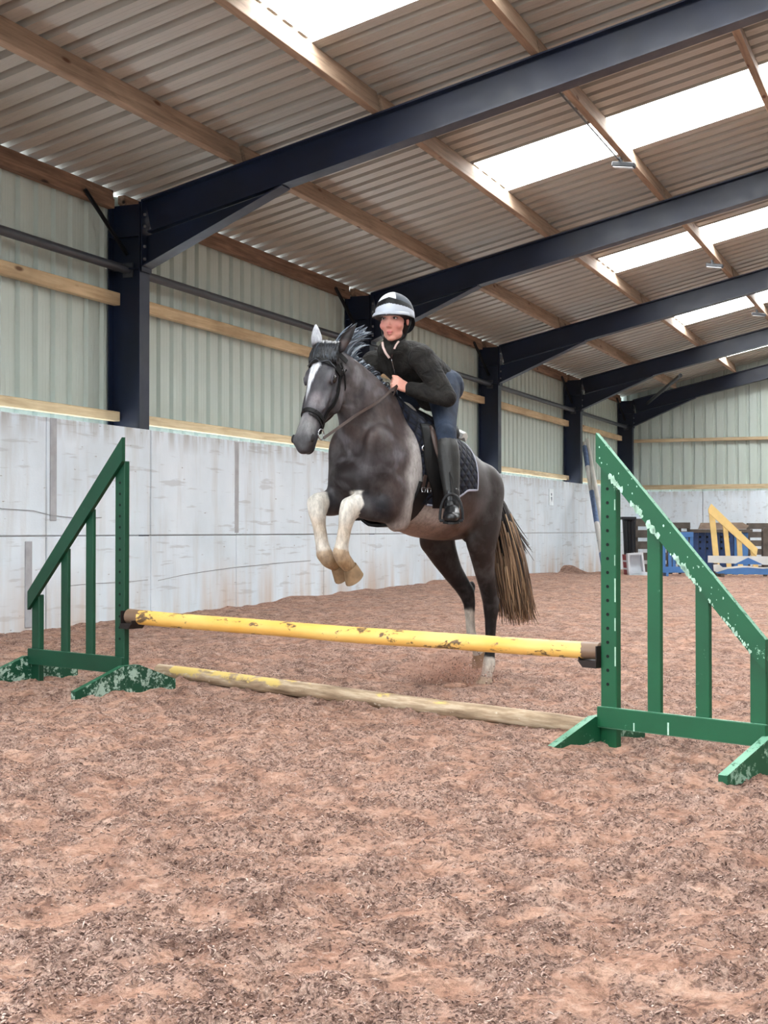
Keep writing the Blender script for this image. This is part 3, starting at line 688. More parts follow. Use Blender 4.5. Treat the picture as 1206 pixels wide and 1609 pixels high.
# ================================================================== the horse (local axes: x = travel, y = its left, z = up)
HO = Vector((-2.852, 8.501, 0.0)); HA = math.atan2(-0.951, -0.31)
def sec(top, bot, w, uc=0.0, n=28, e=2.2, wb=None):
    """closed section ring between a top and a bottom point of the side view, half width w (wb lower down)"""
    t, b = Vector((top[0], uc, top[1])), Vector((bot[0], uc, bot[1])); c = (t + b) / 2; a = (t - b) / 2; r = []
    for i in range(n):
        th = 2 * PI * i / n; cs, sn = math.cos(th), math.sin(th)
        k = abs(cs) ** (2 / e) * (1 if cs > 0 else -1); m = abs(sn) ** (2 / e) * (1 if sn > 0 else -1)
        ww = w if wb is None else w + (wb - w) * (0.5 - 0.5 * cs)
        r.append(c + a * k + Vector((0, ww * m, 0)))
    return r
def limb(mb, pts, n=16):
    """pts: (x, y, z, half depth fore-aft, half width)"""
    P = [Vector(p[:3]) for p in pts]; rings = []
    for i, p in enumerate(pts):
        d = (P[min(i + 1, len(P) - 1)] - P[max(i - 1, 0)]).normalized()
        lat = Vector((0, 1, 0)); lat = (lat - d * lat.dot(d)).normalized(); fa = d.cross(lat)
        rings.append([P[i] + fa * p[3] * math.cos(2 * PI * j / n) + lat * p[4] * math.sin(2 * PI * j / n) for j in range(n)])
    mb.loft(rings); mb.ell(P[0], (pts[0][3], pts[0][4], pts[0][3]), None, 12, 8); mb.ell(P[-1], (pts[-1][3], pts[-1][4], pts[-1][3]), None, 12, 8)
    return mb
def fuse(mb, voxel, it, name, mat, fac=0.5):
    me = bpy.data.meshes.new('tmp'); me.from_pydata(mb.v, [], mb.f); me.update()
    o = bpy.data.objects.new('tmp', me); COL.objects.link(o)
    r = o.modifiers.new('r', 'REMESH'); r.mode = 'VOXEL'; r.voxel_size = voxel
    s = o.modifiers.new('s', 'SMOOTH'); s.factor = fac; s.iterations = it
    dg = bpy.context.evaluated_depsgraph_get(); dg.update()
    out = bpy.data.meshes.new_from_object(o.evaluated_get(dg)); out.name = name; out.materials.clear()
    bpy.data.objects.remove(o); bpy.data.meshes.remove(me)
    return finish(name, out, mat, None, True)
def co_of(me):
    a = np.empty(len(me.vertices) * 3, np.float32); me.vertices.foreach_get('co', a); return a.reshape(-1, 3).astype(float)
def paint(me, rgb, name='coat'):
    at = me.color_attributes.new(name, 'FLOAT_COLOR', 'POINT'); c = np.ones((len(me.vertices), 4), np.float32); c[:, :3] = rgb; at.data.foreach_set('color', c.ravel())

def relax(me, weight, it, lam=0.5):
    P = co_of(me); ne = len(me.edges); e = np.empty(ne * 2, np.int32); me.edges.foreach_get('vertices', e); e = e.reshape(-1, 2)
    deg = np.bincount(e.ravel(), minlength=len(P)).astype(float)[:, None]; w = weight[:, None] * lam
    for k in range(it):
        A = np.zeros_like(P)
        for j in range(3): A[:, j] = np.bincount(e[:, 0], P[e[:, 1], j], len(P)) + np.bincount(e[:, 1], P[e[:, 0], j], len(P))
        P = P + w * (A / deg - P)
        if k % 2: pass
    me.vertices.foreach_set('co', P.astype(np.float32).ravel()); me.update()
# head frame
ha = math.radians(11); HF = Vector((math.cos(ha), math.sin(ha), 0)); dip = math.radians(63)
HP0 = Vector((1.325, -.035, 2.035)); HD = HF * math.cos(dip) - Vector((0, 0, 1)) * math.sin(dip); HN = HF * math.sin(dip) + Vector((0, 0, 1)) * math.cos(dip); HR = Vector((-math.sin(ha), math.cos(ha), 0))
def hp(t, n, r): return HP0 + HD * t + HN * n + HR * r
def horse_shape():
    m = MB()
    T = [((-.125, 1.25), (-.145, 1.12), .05), ((-.10, 1.33), (-.125, 1.05), .100), ((-.01, 1.44), (.03, .985), .165), ((.12, 1.535), (.22, .965), .235), ((.30, 1.595), (.38, .965), .278), ((.46, 1.655), (.56, .985), .287),
         ((.60, 1.735), (.74, 1.03), .270), ((.72, 1.745), (.90, 1.075), .252), ((.86, 1.70), (1.05, 1.115), .238), ((1.00, 1.62), (1.17, 1.185), .215), ((1.12, 1.53), (1.26, 1.275), .165), ((1.20, 1.45), (1.29, 1.36), .08)]
    global TORSO; TORSO = T
    m.loft([sec(a, b, w) for a, b, w in T])
    N = [((.64, 1.73), (1.16, 1.24), .155), ((.76, 1.80), (1.20, 1.38), .140), ((.90, 1.895), (1.215, 1.515), .118), ((1.03, 1.975), (1.235, 1.63), .102), ((1.15, 2.035), (1.265, 1.745), .090), ((1.245, 2.065), (1.315, 1.85), .080), ((1.315, 2.06), (1.36, 1.92), .065)]
    m.loft([sec(a, b, w, uc=-.035 * max(0, (a[0] - .9) / .42)) for a, b, w in N])
    # shoulders, forearm roots, quarters
    for s in (1, -1):
        k = .0 if s > 0 else .025
        m.ell((1.06, (.150 - k) * s, 1.42), (.17, .075, .24), Matrix.Rotation(.45, 3, 'Y'))
        m.ell((1.15, (.115 - k) * s, 1.33), (.12, .085, .13))
        m.ell((.98, (.185 - k) * s, 1.25), (.13, .070, .16))
        m.ell((.05, .115 * s, 1.28), (.20, .105, .19), Matrix.Rotation(-.35, 3, 'Y'))
        m.ell((-.04, .085 * s, 1.14), (.10, .085, .21), Matrix.Rotation(.2, 3, 'Y'))
    # head: sections from poll to lip  (t, front n, back n, half width front, half width jaw)
    H = [(-.03, .05, -.05, .050, .05), (.05, .075, -.09, .075, .055), (.11, .085, -.125, .090, .060), (.18, .084, -.160, .100, .062), (.25, .076, -.172, .092, .060), (.32, .066, -.150, .074, .050), (.39, .060, -.105, .060, .042),
         (.46, .062, -.078, .062, .046), (.52, .064, -.068, .066, .052), (.57, .058, -.060, .068, .056), (.615, .034, -.046, .056, .050), (.635, .010, -.025, .030, .03)]
    rings = []
    for t, f, b, w, wj in H:
        r = []
        for i in range(28):
            th = 2 * PI * i / 28; cs, sn = math.cos(th), math.sin(th); k = abs(cs) ** .9 * (1 if cs > 0 else -1); mm = abs(sn) ** .85 * (1 if sn > 0 else -1)
            n = (f + b) / 2 + (f - b) / 2 * k; ww = w + (wj - w) * (.5 - .5 * cs); r.append(hp(t, n, ww * mm))
        rings.append(r)
    m.loft(rings)
    RH = Matrix((HD, HR, HN)).transposed()
    for s in (1, -1):
        m.ell(hp(.245, -.075, .052 * s), (.105, .034, .088), RH)            # cheek
        m.ell(hp(.165, .042, .072 * s), (.055, .026, .026), RH)              # brow ridge
        m.ell(hp(.30, .012, .070 * s), (.10, .014, .016), RH)               # facial crest
        m.ell(hp(.575, .020, .050 * s), (.036, .018, .030), RH)             # nostril wing
    m.ell(hp(.585, -.052, 0), (.045, .036, .026), RH); m.ell(hp(.62, -.005, 0), (.03, .046, .034), RH)
    for s in (1, -1):                                                      # ears: pricked, hollow to the front
        b = hp(-.01, .03, (.066 if s < 0 else .080) * s); tip = hp(-.185, .055 if s < 0 else .03, (.118 if s < 0 else .150) * s); ax = (tip - b)
        pts = []
        for q, r in ((0, .030), (.2, .036), (.45, .036), (.7, .025), (.9, .012), (1.0, .005)): pts.append((*(b + ax * q + HN * .012 * math.sin(q * PI)), r * .62 + .004, r + .002))
        limb(m, pts, 12)
    # legs
    def foot(mb, pts): limb(mb, pts)
    FL = [(.96, .175, 1.24, .12, .09), (1.02, .175, 1.165, .105, .082), (1.10, .150, 1.150, .082, .064), (1.19, .12, 1.158, 0.073, 0.061), (1.255, .098, 1.178, 0.068, 0.061), (1.29, .086, 1.168, 0.071, 0.061), (1.302, .076, 1.115, 0.059, 0.051), (1.312, .066, 1.04, 0.043, 0.037), (1.324, .056, .955, 0.042, 0.036), (1.332, .050, .905, 0.053, 0.046), (1.31, .052, .865, 0.049, 0.042), (1.27, .058, .828, 0.044, 0.041)]
    FR = [(1.00, -.165, 1.30, .12, .09), (1.06, -.160, 1.225, .105, .082), (1.15, -.15, 1.19, .080, .062), (1.24, -.135, 1.18, 0.073, 0.061), (1.31, -.125, 1.198, 0.068, 0.061), (1.345, -.118, 1.185, 0.071, 0.061), (1.352, -.110, 1.13, 0.059, 0.051), (1.350, -.095, 1.05, 0.043, 0.037), (1.346, -.078, .955, 0.042, 0.036), (1.342, -.066, .895, 0.053, 0.046), (1.31, -.058, .858, 0.049, 0.042), (1.262, -.05, .836, 0.044, 0.041)]
    limb(m, FL); limb(m, FR)
    m.ell((.95, .165, 1.10), (.10, .07, .085)); m.ell((.985, .16, 1.065), (.06, .05, .05)); m.ell((.96, -.15, 1.18), (.10, .07, .075))
    HL = [(.06, .130, 1.24, .17, .095), (.11, .150, 1.10, .165, .095), (.13, .158, .98, .140, .082), (.12, .158, .89, .108, .070), (.085, .148, .78, .082, .056), (.035, .136, .67, .066, .046), (-.005, .127, .585, .064, .043), (-.022, .122, .525, .062, .043), (-.020, .12, .46, .047, .035), (-.016, .12, .36, .038, .031), (-.008, .12, .25, .038, .031), (-.002, .12, .180, .048, .039), (.022, .12, .125, .040, .035), (.035, .12, .09, .044, .039)]
    HRr = [(.10, -.130, 1.22, .17, .095), (.16, -.150, 1.07, .175, .090), (.165, -.170, .97, .160, .080), (.10, -.160, .87, .115, .066), (.02, -.15, .76, .080, .052), (-.06, -.142, .675, .064, .046), (-.115, -.138, .615, .062, .044), (-.135, -.136, .55, .048, .036), (-.135, -.132, .46, .036, .029), (-.142, -.128, .36, .036, .029), (-.150, -.123, .308, .045, .037), (-.185, -.118, .262, .038, .033), (-.205, -.115, .225, .04, .036)]
    limb(m, HL); limb(m, HRr)
    m.ell((-.066, .124, .575), (.030, .024, .045)); m.ell((-.165, -.14, .655), (.030, .024, .045))
    m.ell((.20, .165, .96), (.085, .05, .10)); m.ell((.25, -.165, .975), (.09, .05, .10))
    return m, dict(FL=FL, FR=FR, HL=HL, HR=HRr)
hm, LEGS = horse_shape()
def mat_coat():
    m = NT('horse_coat'); at = m.n('ShaderNodeVertexColor', layer_name='coat'); v = m.coord('Object')
    vs = m.coord('Object', (1, 1, .45)); n = m.noise(vs, 42, 5, .7); n2 = m.noise(v, 6, 5, .6)
    c = m.mix(m.ramp(n, [(0.35, (0.42, 0.42, 0.42)), (0.62, (0, 0, 0))]), at.outputs[0], (0.01, 0.009, 0.009, 1))
    c = m.mix(m.ramp(n2, [(0.48, (0, 0, 0)), (0.75, (0.16, 0.16, 0.16))]), c, (0.34, 0.33, 0.34, 1))
    m.color(c); m.rough(0.46); m.spec(0.22); m.b.inputs['Sheen Weight'].default_value = 0.0; m.b.inputs['Sheen Roughness'].default_value = 0.4
    m.bump(n, 0.12, 0.004); return m.m
M['coat'] = mat_coat()
horse = fuse(hm, 0.0095, 4, 'horse', M['coat'])
_P = co_of(horse.data); _ss = lambda a, b, v: np.clip((v - a) / (b - a), 0, 1)
_w = np.maximum(_ss(.98, 1.10, _P[:, 2]) * _ss(1.42, 1.30, _P[:, 0] + .25 * (_P[:, 2] - 1.4)), .25 * _ss(.70, .85, _P[:, 2]))
_w = _w * _ss(1.30, 1.22, _P[:, 0] - .55 * np.clip(1.75 - _P[:, 2], 0, .3))
_leg = (_P[:, 0] > 1.12) & (_P[:, 2] < 1.25); _w[_leg] *= .25
relax(horse.data, _w, 95)
relax(horse.data, .25 + 0 * _w, 6)
tag(horse, 'grey and brown horse with white forelegs leaping over the yellow pole', 'horse')
horse.location = HO; horse.rotation_euler = (0, 0, HA)
def coat_colors(P):
    L = lambda *c: np.array(lin(*c)[:3])
    x, y, z = P.T
    def nz(k, sd): return perlin(x * k + y * k * .7 + 50, z * k + y * k * .4 + 50, sd)
    n1 = nz(3.1, 31); n2 = nz(8, 32); n3 = nz(19, 33)
    C = np.tile(L(82, 68, 65), (len(P), 1))
    def blend(mask, col):
        nonlocal C
        m = np.clip(mask, 0, 1)[:, None]; C = C * (1 - m) + L(*col)[None] * m
    ss = lambda a, b, v: np.clip((v - a) / (b - a), 0, 1) ** 2 * (3 - 2 * np.clip((v - a) / (b - a), 0, 1))
    blend(ss(.50, .15, x) * .95, (46, 34, 30))                                      # quarters browner
    blend(ss(1.02, 1.2, x + .15 * n1) * ss(1.62, 1.40, z) * .85, (36, 32, 35))       # breast: dark coat, with shade from overhead light put into it
    blend(ss(.0, .5, n1 + .6 * n2) * ss(.85, 1.0, x) * ss(1.15, 1.35, z) * .7, (104, 100, 106))  # roan mottling on neck and shoulder
    blend(ss(.1, .45, nz(12, 41) + .6 * n3) * ss(.85, 1.0, x) * ss(1.1, 1.3, z) * .45, (122, 120, 126))
    blend(ss(.15, .5, nz(5, 42) + .4 * n3) * .5, (58, 49, 48))
    blend(ss(.05, .55, -n1 + .5 * n2) * ss(.9, 1.0, x) * .6, (56, 46, 45))
    pat = ss(.56, .68, x + .05 * n2 + .10 * ss(1.35, 1.15, z)) * ss(1.02, .90, x + .25 * (z - 1.3) + .06 * n2) * ss(1.72, 1.6, z) * ss(.97, 1.05, z)
    blend(pat * .95, (190, 185, 182))
    blend(ss(1.13, 1.03, z + .03 * n2) * ss(.24, .40, x) * ss(1.05, .9, x) * .8, (140, 112, 98))   # pale belly
    blend(ss(.60, .50, x) * ss(.25, .45, x) * ss(1.30, 1.10, z) * .5, (92, 70, 61))
    # legs: nearest limb
    def limbdist(pts):
        best = np.full(len(P), 9.0); tt = np.zeros(len(P)); zz = np.zeros(len(P))
        for i in range(len(pts) - 1):
            a, b = np.array(pts[i][:3]), np.array(pts[i + 1][:3]); ab = b - a; t = np.clip(((P - a) @ ab) / (ab @ ab), 0, 1)
            d = np.linalg.norm(P - (a + t[:, None] * ab), axis=1) / (np.array(pts[i][3]) + t * (pts[i + 1][3] - pts[i][3]))
            k = d < best; best[k] = d[k]; tt[k] = i + t[k]
        return best, tt
    for nm in ('FL', 'FR'):
        d, t = limbdist(LEGS[nm]); on = ss(1.6, 1.25, d)
        blend(on * ss(1.0, 2.2, t) * ss(4.1, 3.6, t), (42, 41, 47))
        blend(on * ss(.0, .4, n2 + .1) * ss(1.6, 2.4, t) * ss(4.1, 3.6, t) * .6, (84, 82, 86))
        blend(on * ss(1.262, 1.248, z) * ss(3.75, 3.95, t + .35 * n3), (226, 222, 212))
        blend(on * ss(6.0, 7.0, t) * (.55 + .8 * n2), (204, 188, 168)); blend(on * ss(8.4, 9.0, t) * .85, (176, 148, 116)); blend(on * ss(9.6, 10.2, t) * (.6 + n2), (150, 116, 78))
    for nm, w0 in (('HL', 10.2), ('HR', 7.4)):
        d, t = limbdist(LEGS[nm]); on = ss(2.1, 1.6, d) * ss(1.10, .95, z)
        blend(on * ss(1.0, 2.4, t), (50, 39, 36)); blend(on * ss(3.6, 5.2, t), (24, 21, 23)); blend(on * ss(w0, w0 + .35, t + .5 * n3), (214, 206, 194)); 
    blend(ss(.20, .05, z) * ss(.3, .15, np.abs(x)) * .3, (170, 140, 120))
    # inner thighs and the far side of the hindquarters between the legs stay dark brown
    # head
    Q = P - np.array(HP0); t = Q @ np.array(HD); nn = Q @ np.array(HN); rr = Q @ np.array(HR)
    hd = ss(-.03, .02, t) * ss(.68, .64, t) * ss(-.26, -.2, nn) * ss(.17, .14, np.abs(rr)) * ss(1.12, 1.2, x)
    blend(hd * .9, (74, 74, 82)); blend(hd * ss(-.02, -.10, nn) * .8, (92, 83, 81))
    blend(hd * ss(.0, .35, n2 * 1.2 + n3 * .5) * ss(.45, .3, t) * .75, (40, 40, 48)); blend(hd * ss(.05, .35, -n2 + .5 * n3) * .6, (128, 126, 130)); blend(hd * ss(.1, .4, nz(11, 47)) * .45, (46, 44, 50)); blend(hd * ss(.05, .01, np.sqrt((t - .185) ** 2 + (nn - .05) ** 2)) * .5, (124, 122, 126))
    bc = -.030 + .010 * np.sin(t * 15); bw = np.interp(t, [.07, .12, .17, .24, .32, .36], [.030, .040, .026, .017, .010, .0])
    bump = lambda t0, r0, st, sr: np.exp(-((t - t0) / st) ** 2 - ((rr - r0) / sr) ** 2) * ss(-.02, .01, nn)
    blend(hd * bump(.20, .030, .075, .040) * .85, (38, 38, 47)); blend(hd * bump(.33, .030, .045, .035) * .8, (140, 132, 136)); blend(hd * bump(.28, -.065, .08, .03) * .5, (60, 60, 68)); blend(hd * bump(.46, .03, .04, .03) * .5, (112, 100, 98))
    bl = hd * ss(.0, .03, nn) * ss(.006, -.004, np.abs(rr - bc + .008 * n3) - bw + .010 * n2) * ss(.06, .09, t) * ss(.37, .30, t)
    blend(bl * (1 - .5 * ss(.24, .34, t)), (226, 230, 236)); blend(hd * bump(.47, -.02, .06, .025) * .7, (160, 160, 162))
    blend(hd * ss(.42, .5, t) * ss(.0, .03, nn) * .6, (132, 132, 132)); blend(hd * ss(.53, .60, t) * .75, (54, 52, 56)); blend(hd * ss(.50, .58, t) * ss(.0, -.04, nn) * .85, (40, 38, 42))
    ear = ss(-.03, -.07, t) * ss(1.15, 1.2, x) * ss(.03, .05, np.abs(rr)); blend(ear * (rr < 0), (186, 188, 194)); blend(ear * (rr > 0), (34, 28, 30))
    g = C.mean(1, keepdims=True); C = C * np.where(g < .20, .56 + 1.9 * g, .88 + 0 * g)
    return np.clip(C, 0, 1)
paint(horse.data, coat_colors(co_of(horse.data)))
M['eye'] = simple('dark_eye', (14, 10, 10), 0.08, 0.7); M['eyelid'] = simple('eyelid', (62, 60, 66), .5)
M['hoof'] = simple('muddy_hoof', (128, 104, 78), .7, .3, 0, .3, 20); M['hoof_d'] = simple('pale_hoof', (168, 150, 130), .7, .3, 0, .25, 20)
M['nostril'] = simple('nostril', (16, 12, 14), .6)
RH = Matrix((HD, HR, HN)).transposed()
for s in (1, -1):
    MB().ell(hp(.185, .024, .090 * s), (.027, .014, .021), RH).build('eye', M['eye'], horse, True)
    e = MB(); e.tube([hp(.185 + .030 * math.cos(a), .024 + .022 * math.sin(a), (.094 - .006 * abs(math.cos(a))) * s) for a in [PI * i / 10 for i in range(11)]], .0065, 6); e.build('eyelid', M['eyelid'], horse, True)
    MB().ell(hp(.572, .030, .064 * s), (.026, .008, .017), RH).build('nostril', M['nostril'], horse, True)
def hoof(c, d, up, r0, r1, L, mat):
    """c = coronet centre, d = towards the toe of the sole, truncated cone with slanted front"""
    c, d = Vector(c), Vector(d).normalized(); lat = Vector((0, 1, 0)); lat = (lat - d * lat.dot(d)).normalized(); fa = d.cross(lat); n = 16; rings = []
    if fa.dot(Vector(up)) < 0: fa = -fa
    for q, r, off in ((0, r0 * .96, 0), (.06, r0, 0), (1, r1, .018), (1.02, r1 * .9, .018)):
        rings.append([c + d * L * q + fa * (off + r * 1.12 * math.cos(2 * PI * i / n)) + lat * r * math.sin(2 * PI * i / n) for i in range(n)])
    MB().loft(rings).build('hoof', mat, horse, True, 40)
hoof((1.262, .060, .820), (-.62, .08, -.75), (1, 0, -.6), .041, .056, .075, M['hoof'])
hoof((1.252, -.048, .830), (-.75, .05, -.62), (1, 0, -.9), .041, .056, .075, M['hoof'])
hoof((.036, .12, .095), (.25, 0, -1), (1, 0, 0), .043, .058, .075, M['hoof_d'])
hoof((-.205, -.115, .225), (-.45, .02, -.85), (1, 0, -.4), .042, .056, .075, M['hoof'])
# hair
def lock(mb, p, v0, v1, L, r, n=7, flat=1.0, rnd=None):
    pts = []; rad = []
    p = Vector(p); v0 = Vector(v0); v1 = Vector(v1); q = p.copy()
    for i in range(n):
        t = i / (n - 1); pts.append(q.copy()); rad.append(r * (1 - .85 * t ** 1.6)); q = q + ((v0 * (1 - t) + v1 * t).normalized()) * (L / (n - 1))
    return mb.tube(pts, rad, 5)
def mat_hair(name, a, b, c=None):
    m = NT(name); g = m.n('ShaderNodeNewGeometry'); m.color(m.ramp(g.outputs['Random Per Island'], [(0, lin(*a)), (.6, lin(*b)), (1, lin(*(c or b)))])); m.rough(.45); m.spec(.4); return m.m
M['mane'] = mat_hair('mane_hair', (46, 50, 58), (104, 116, 130), (160, 172, 184)); M['mane_d'] = mat_hair('forelock_hair', (9, 10, 12), (24, 27, 31), (58, 64, 72))
M['tail_d'] = mat_hair('tail_top_hair', (24, 24, 28), (56, 54, 54), (86, 76, 70)); M['tail_b'] = mat_hair('tail_hair', (58, 44, 36), (118, 92, 70), (168, 138, 108))
r = random.Random(11); crest = [(.70, 1.76), (.80, 1.825), (.92, 1.91), (1.04, 1.985), (1.16, 2.04), (1.25, 2.07), (1.31, 2.065)]
def crest_at(t):
    k = min(int(t * 6), 5); f = t * 6 - k; a, b = crest[k], crest[k + 1]; return a[0] + (b[0] - a[0]) * f, a[1] + (b[1] - a[1]) * f
mn = MB()
for i in range(380):
    t = r.random() ** .5; s, z = crest_at(t); u = -.035 * max(0, (s - .9) / .42) + r.uniform(-.018, .018)
    if t > .66: v0 = (-.6 + r.uniform(-.3, .2), r.uniform(-.30, .45), 1.0); v1 = (-1.0 + r.uniform(-.3, .3), r.uniform(-.1, .65), .25 + r.uniform(-.4, .5)); L = r.uniform(.09, .25) * (.6 + .4 * min(1, (t - .66) / .12))
    else: v0 = (-.6, -.1 + r.uniform(-.3, .3), .35); v1 = (-.5, -.6 + r.uniform(-.3, .3), -.7); L = r.uniform(.07, .13)
    lock(mn, (s, u, z - .012), v0, v1, L, r.uniform(.004, .0085))
tag(mn.build('mane', M['mane'], horse, True), kind='stuff')
fl = MB()
for i in range(150):
    rr0 = r.uniform(-.07, .08); b = hp(r.uniform(-.045, .03), .050 + .022 * (1 - abs(rr0) / .09), rr0)
    q = r.uniform(-.2, 1.0); e = hp(r.uniform(.055, .105), .088 - .05 * (abs(rr0 + q * .05) / .12) ** 2, max(-.08, min(.095, rr0 * 1.0 + q * .05))); m_ = b.lerp(e, .5) + HN * .016 - HD * .004
    fl.tube([b, b.lerp(m_, .5) + HN * .006, m_, m_.lerp(e, .5) + HN * .005, e], [.011, .012, .011, .009, .003], 5)
tag(fl.build('forelock', M['mane_d'], horse, True), kind='stuff')
tl = MB(); td = MB()
TP = [(-.11, 0, 1.315), (-.19, .005, 1.27), (-.245, .012, 1.17), (-.30, .02, 1.0), (-.335, .03, .84), (-.36, .035, .68), (-.385, .04, .52), (-.40, .045, .40)]
limb(td, [(*TP[0], .035, .04), (*TP[1], .036, .038), (*TP[2], .036, .036), (*TP[3], .034, .036), ((TP[3][0] + TP[4][0]) / 2, .025, .92, .024, .028)], 12)
def tail_at(q):
    k = min(int(q * 7), 6); f = q * 7 - k; return Vector(TP[k]).lerp(Vector(TP[k + 1]), f)
def strand(mb, q0, q1, a, spread, rad, curl):
    pts = []; rr = []; n = 9
    for i in range(n):
        t = i / (n - 1); q = q0 + (q1 - q0) * t; w = (.030 + spread * math.sin(min(1, q * 1.15) * PI * .62) ** 1.5)
        p = tail_at(min(q, 1)); off = Vector((math.cos(a) * w * .95, math.sin(a) * w, 0)) + Vector((curl[0], curl[1], 0)) * t * t
        pts.append(p + off); rr.append(rad * (1 - .8 * t ** 2))
    mb.tube(pts, rr, 5)
for i in range(560):
    a = r.uniform(0, 2 * PI); sp = r.uniform(.005, .085)
    if i % 3 == 0: strand(td, r.uniform(.0, .25), r.uniform(.45, .80), a, sp * .9, r.uniform(.006, .011), (r.uniform(-.02, .02), r.uniform(-.03, .03)))
    else: strand(tl, r.uniform(.30, .62), r.uniform(.86, 1.0), a, sp * 1.15, r.uniform(.004, .008), (r.uniform(-.09, .03), r.uniform(-.03, .04)))
for i in range(40): strand(td, r.uniform(.1, .3), r.uniform(.45, .6), r.uniform(2, 4.2), .06, .006, (r.uniform(-.16, -.02), r.uniform(0, .05)))
tag(tl.build('tail', M['tail_b'], horse, True), kind='stuff'); tag(td.build('tail_top', M['tail_d'], horse, True), kind='stuff')
# ================================================================== tack (in the horse's local axes)
from mathutils.bvhtree import BVHTree
_me = horse.data
HB = BVHTree.FromPolygons([v.co.copy() for v in _me.vertices], [tuple(p.vertices) for p in _me.polygons])
def body_root(name, label, cat):
    t = empty(name, HO, HA); tag(t, label, cat); return t
def wrap(s, th, off, zc=1.38):
    d = Vector((0, math.sin(th), math.cos(th))); o = Vector((s, 0, zc))
    h = HB.ray_cast(o + d * 1.2, -d)
    return (h[0] + d * off) if h[0] is not None else o + d * .3
_tm = MB(); _tm.loft([sec(a, b, w) for a, b, w in TORSO]); TB = BVHTree.FromPolygons([Vector(v) for v in _tm.v], _tm.f)
def twrap(s, th, off, zc=1.36):
    d = Vector((0, math.sin(th), math.cos(th))); o = Vector((s, 0, zc)); h = TB.ray_cast(o + d * 1.2, -d); return h[0] + d * off
def side(s, z, off, sg=1):
    h = HB.ray_cast(Vector((s, 1.2 * sg, z)), Vector((0, -sg, 0)))
    return Vector((s, h[0].y + off * sg, z)) if h[0] is not None and h[0].y * sg > .02 else Vector((s, .2 * sg, z))
def shell(mb, G, t, outward):
    """thick sheet from a grid of points G[i][j]; outward(p) gives the offset direction"""
    n, m = len(G), len(G[0]); A = [p for r in G for p in r]; B = [p + outward(p) * t for p in A]; k = n * m; f = []
    for i in range(n - 1):
        for j in range(m - 1):
            a = i * m + j; f += [(a, a + m, a + m + 1, a + 1), (k + a, k + a + 1, k + a + m + 1, k + a + m)]
    for i in range(n - 1):
        for j in (0, m - 1):
            a = i * m + j; f.append((a, a + m, k + a + m, k + a))
    for j in range(m - 1):
        for i in (0, n - 1):
            a = i * m + j; f.append((a, a + 1, k + a + 1, k + a))
    return mb.add(A + B, f)
def ribbon(mb, P, N, w, t=.004):
    """flat strap along points P with outward normals N"""
    G = []
    for i, p in enumerate(P):
        d = (P[min(i + 1, len(P) - 1)] - P[max(i - 1, 0)]).normalized(); s = d.cross(N[i]).normalized() * w / 2; G.append([p - s, p, p + s])
    n = len(P); k = len(mb.v); 
    A = [q for r in G for q in r]; B = [q + N[i // 3] * t for i, q in enumerate(A)]; m = 3; kk = n * m; f = []
    for i in range(n - 1):
        for j in range(2):
            a = i * m + j; f += [(a, a + m, a + m + 1, a + 1), (kk + a, kk + a + 1, kk + a + m + 1, kk + a + m)]
        for j in (0, 2):
            a = i * m + j; f.append((a, a + m, kk + a + m, kk + a))
    for i in (0, n - 1):
        for j in range(2):
            a = i * m + j; f.append((a, a + 1, kk + a + 1, kk + a))
    return mb.add(A + B, f)
M['leather'] = simple('black_leather', (9, 9, 10), .6, .25, 0, .3, 14); M['leather_b'] = simple('worn_brown_leather', (62, 47, 41), .45, .4, 0, .25, 14)
M['leather_g'] = simple('grey_tan_leather', (136, 128, 120), .35, .5, 0, .2, 12); M['metal'] = simple('bright_metal', (190, 192, 196), .25, .5, .9)
def mat_quilt():
    m = NT('navy_quilted_cloth'); v = m.coord('Object', (1, 1, 1), (0, .785, 0)); w1 = m.n('ShaderNodeTexWave', wave_type='BANDS', bands_direction='X'); w2 = m.n('ShaderNodeTexWave', wave_type='BANDS', bands_direction='Z')
    for w in (w1, w2): m.t.links.new(v, w.inputs[0]); w.inputs['Scale'].default_value = 6.5
    k = m.math('MINIMUM', w1.outputs[1], w2.outputs[1]); n = m.noise(m.coord('Object'), 30, 4)
    c = m.ramp(k, [(0, lin(8, 10, 18)), (.25, lin(17, 21, 34)), (1, lin(26, 31, 48))]); m.color(m.mix(m.ramp(n, [(.3, (0, 0, 0)), (.8, (.3, .3, .3))]), c, lin(18, 20, 28))); m.rough(.75); m.spec(.25); m.bump(m.math('POWER', k, .4), .8, .012); return m.m
M['quilt'] = mat_quilt(); M['binding'] = simple('pale_binding', (150, 152, 166), .6); M['fleece'] = simple('white_fleece', (226, 228, 224), .95, .1, 0, .08, 40, .5)
rad_out = lambda p: Vector((0, p.y, p.z - 1.38)).normalized()
# --- saddle cloth
pad = body_root('saddle_pad', 'navy quilted saddle cloth under the black saddle', 'saddle cloth')
def pad_lim(s):
    f = (s - .26) / .60; zb = 1.275 - .14 * min(1, max(0, (s - .40) / .3)); return math.atan2(.285, zb - 1.38)
G = []
ns, nt = 26, 33
for i in range(ns):
    s0 = .27 + (.865 - .27) * i / (ns - 1); lim = pad_lim(s0); row = []
    for j in range(nt):
        th = lim * (2 * j / (nt - 1) - 1); lean = .085 * (abs(th) / 2.0) * max(0, 1 - i / (ns - 1)) - .03 * (abs(th) / 2) * (i / (ns - 1)); row.append(wrap(s0 + lean, th, .006))
    G.append(row)
shell(MB(), G, .014, rad_out).build('cloth', M['quilt'], pad, True, 50)
edge = [r[-1] for r in G]; e = MB(); e.tube([p + rad_out(p) * .008 for p in [G[0][j] for j in range(nt // 2 + 5, nt)]] + [p + rad_out(p) * .008 for p in edge[1:-3]], .009, 6)
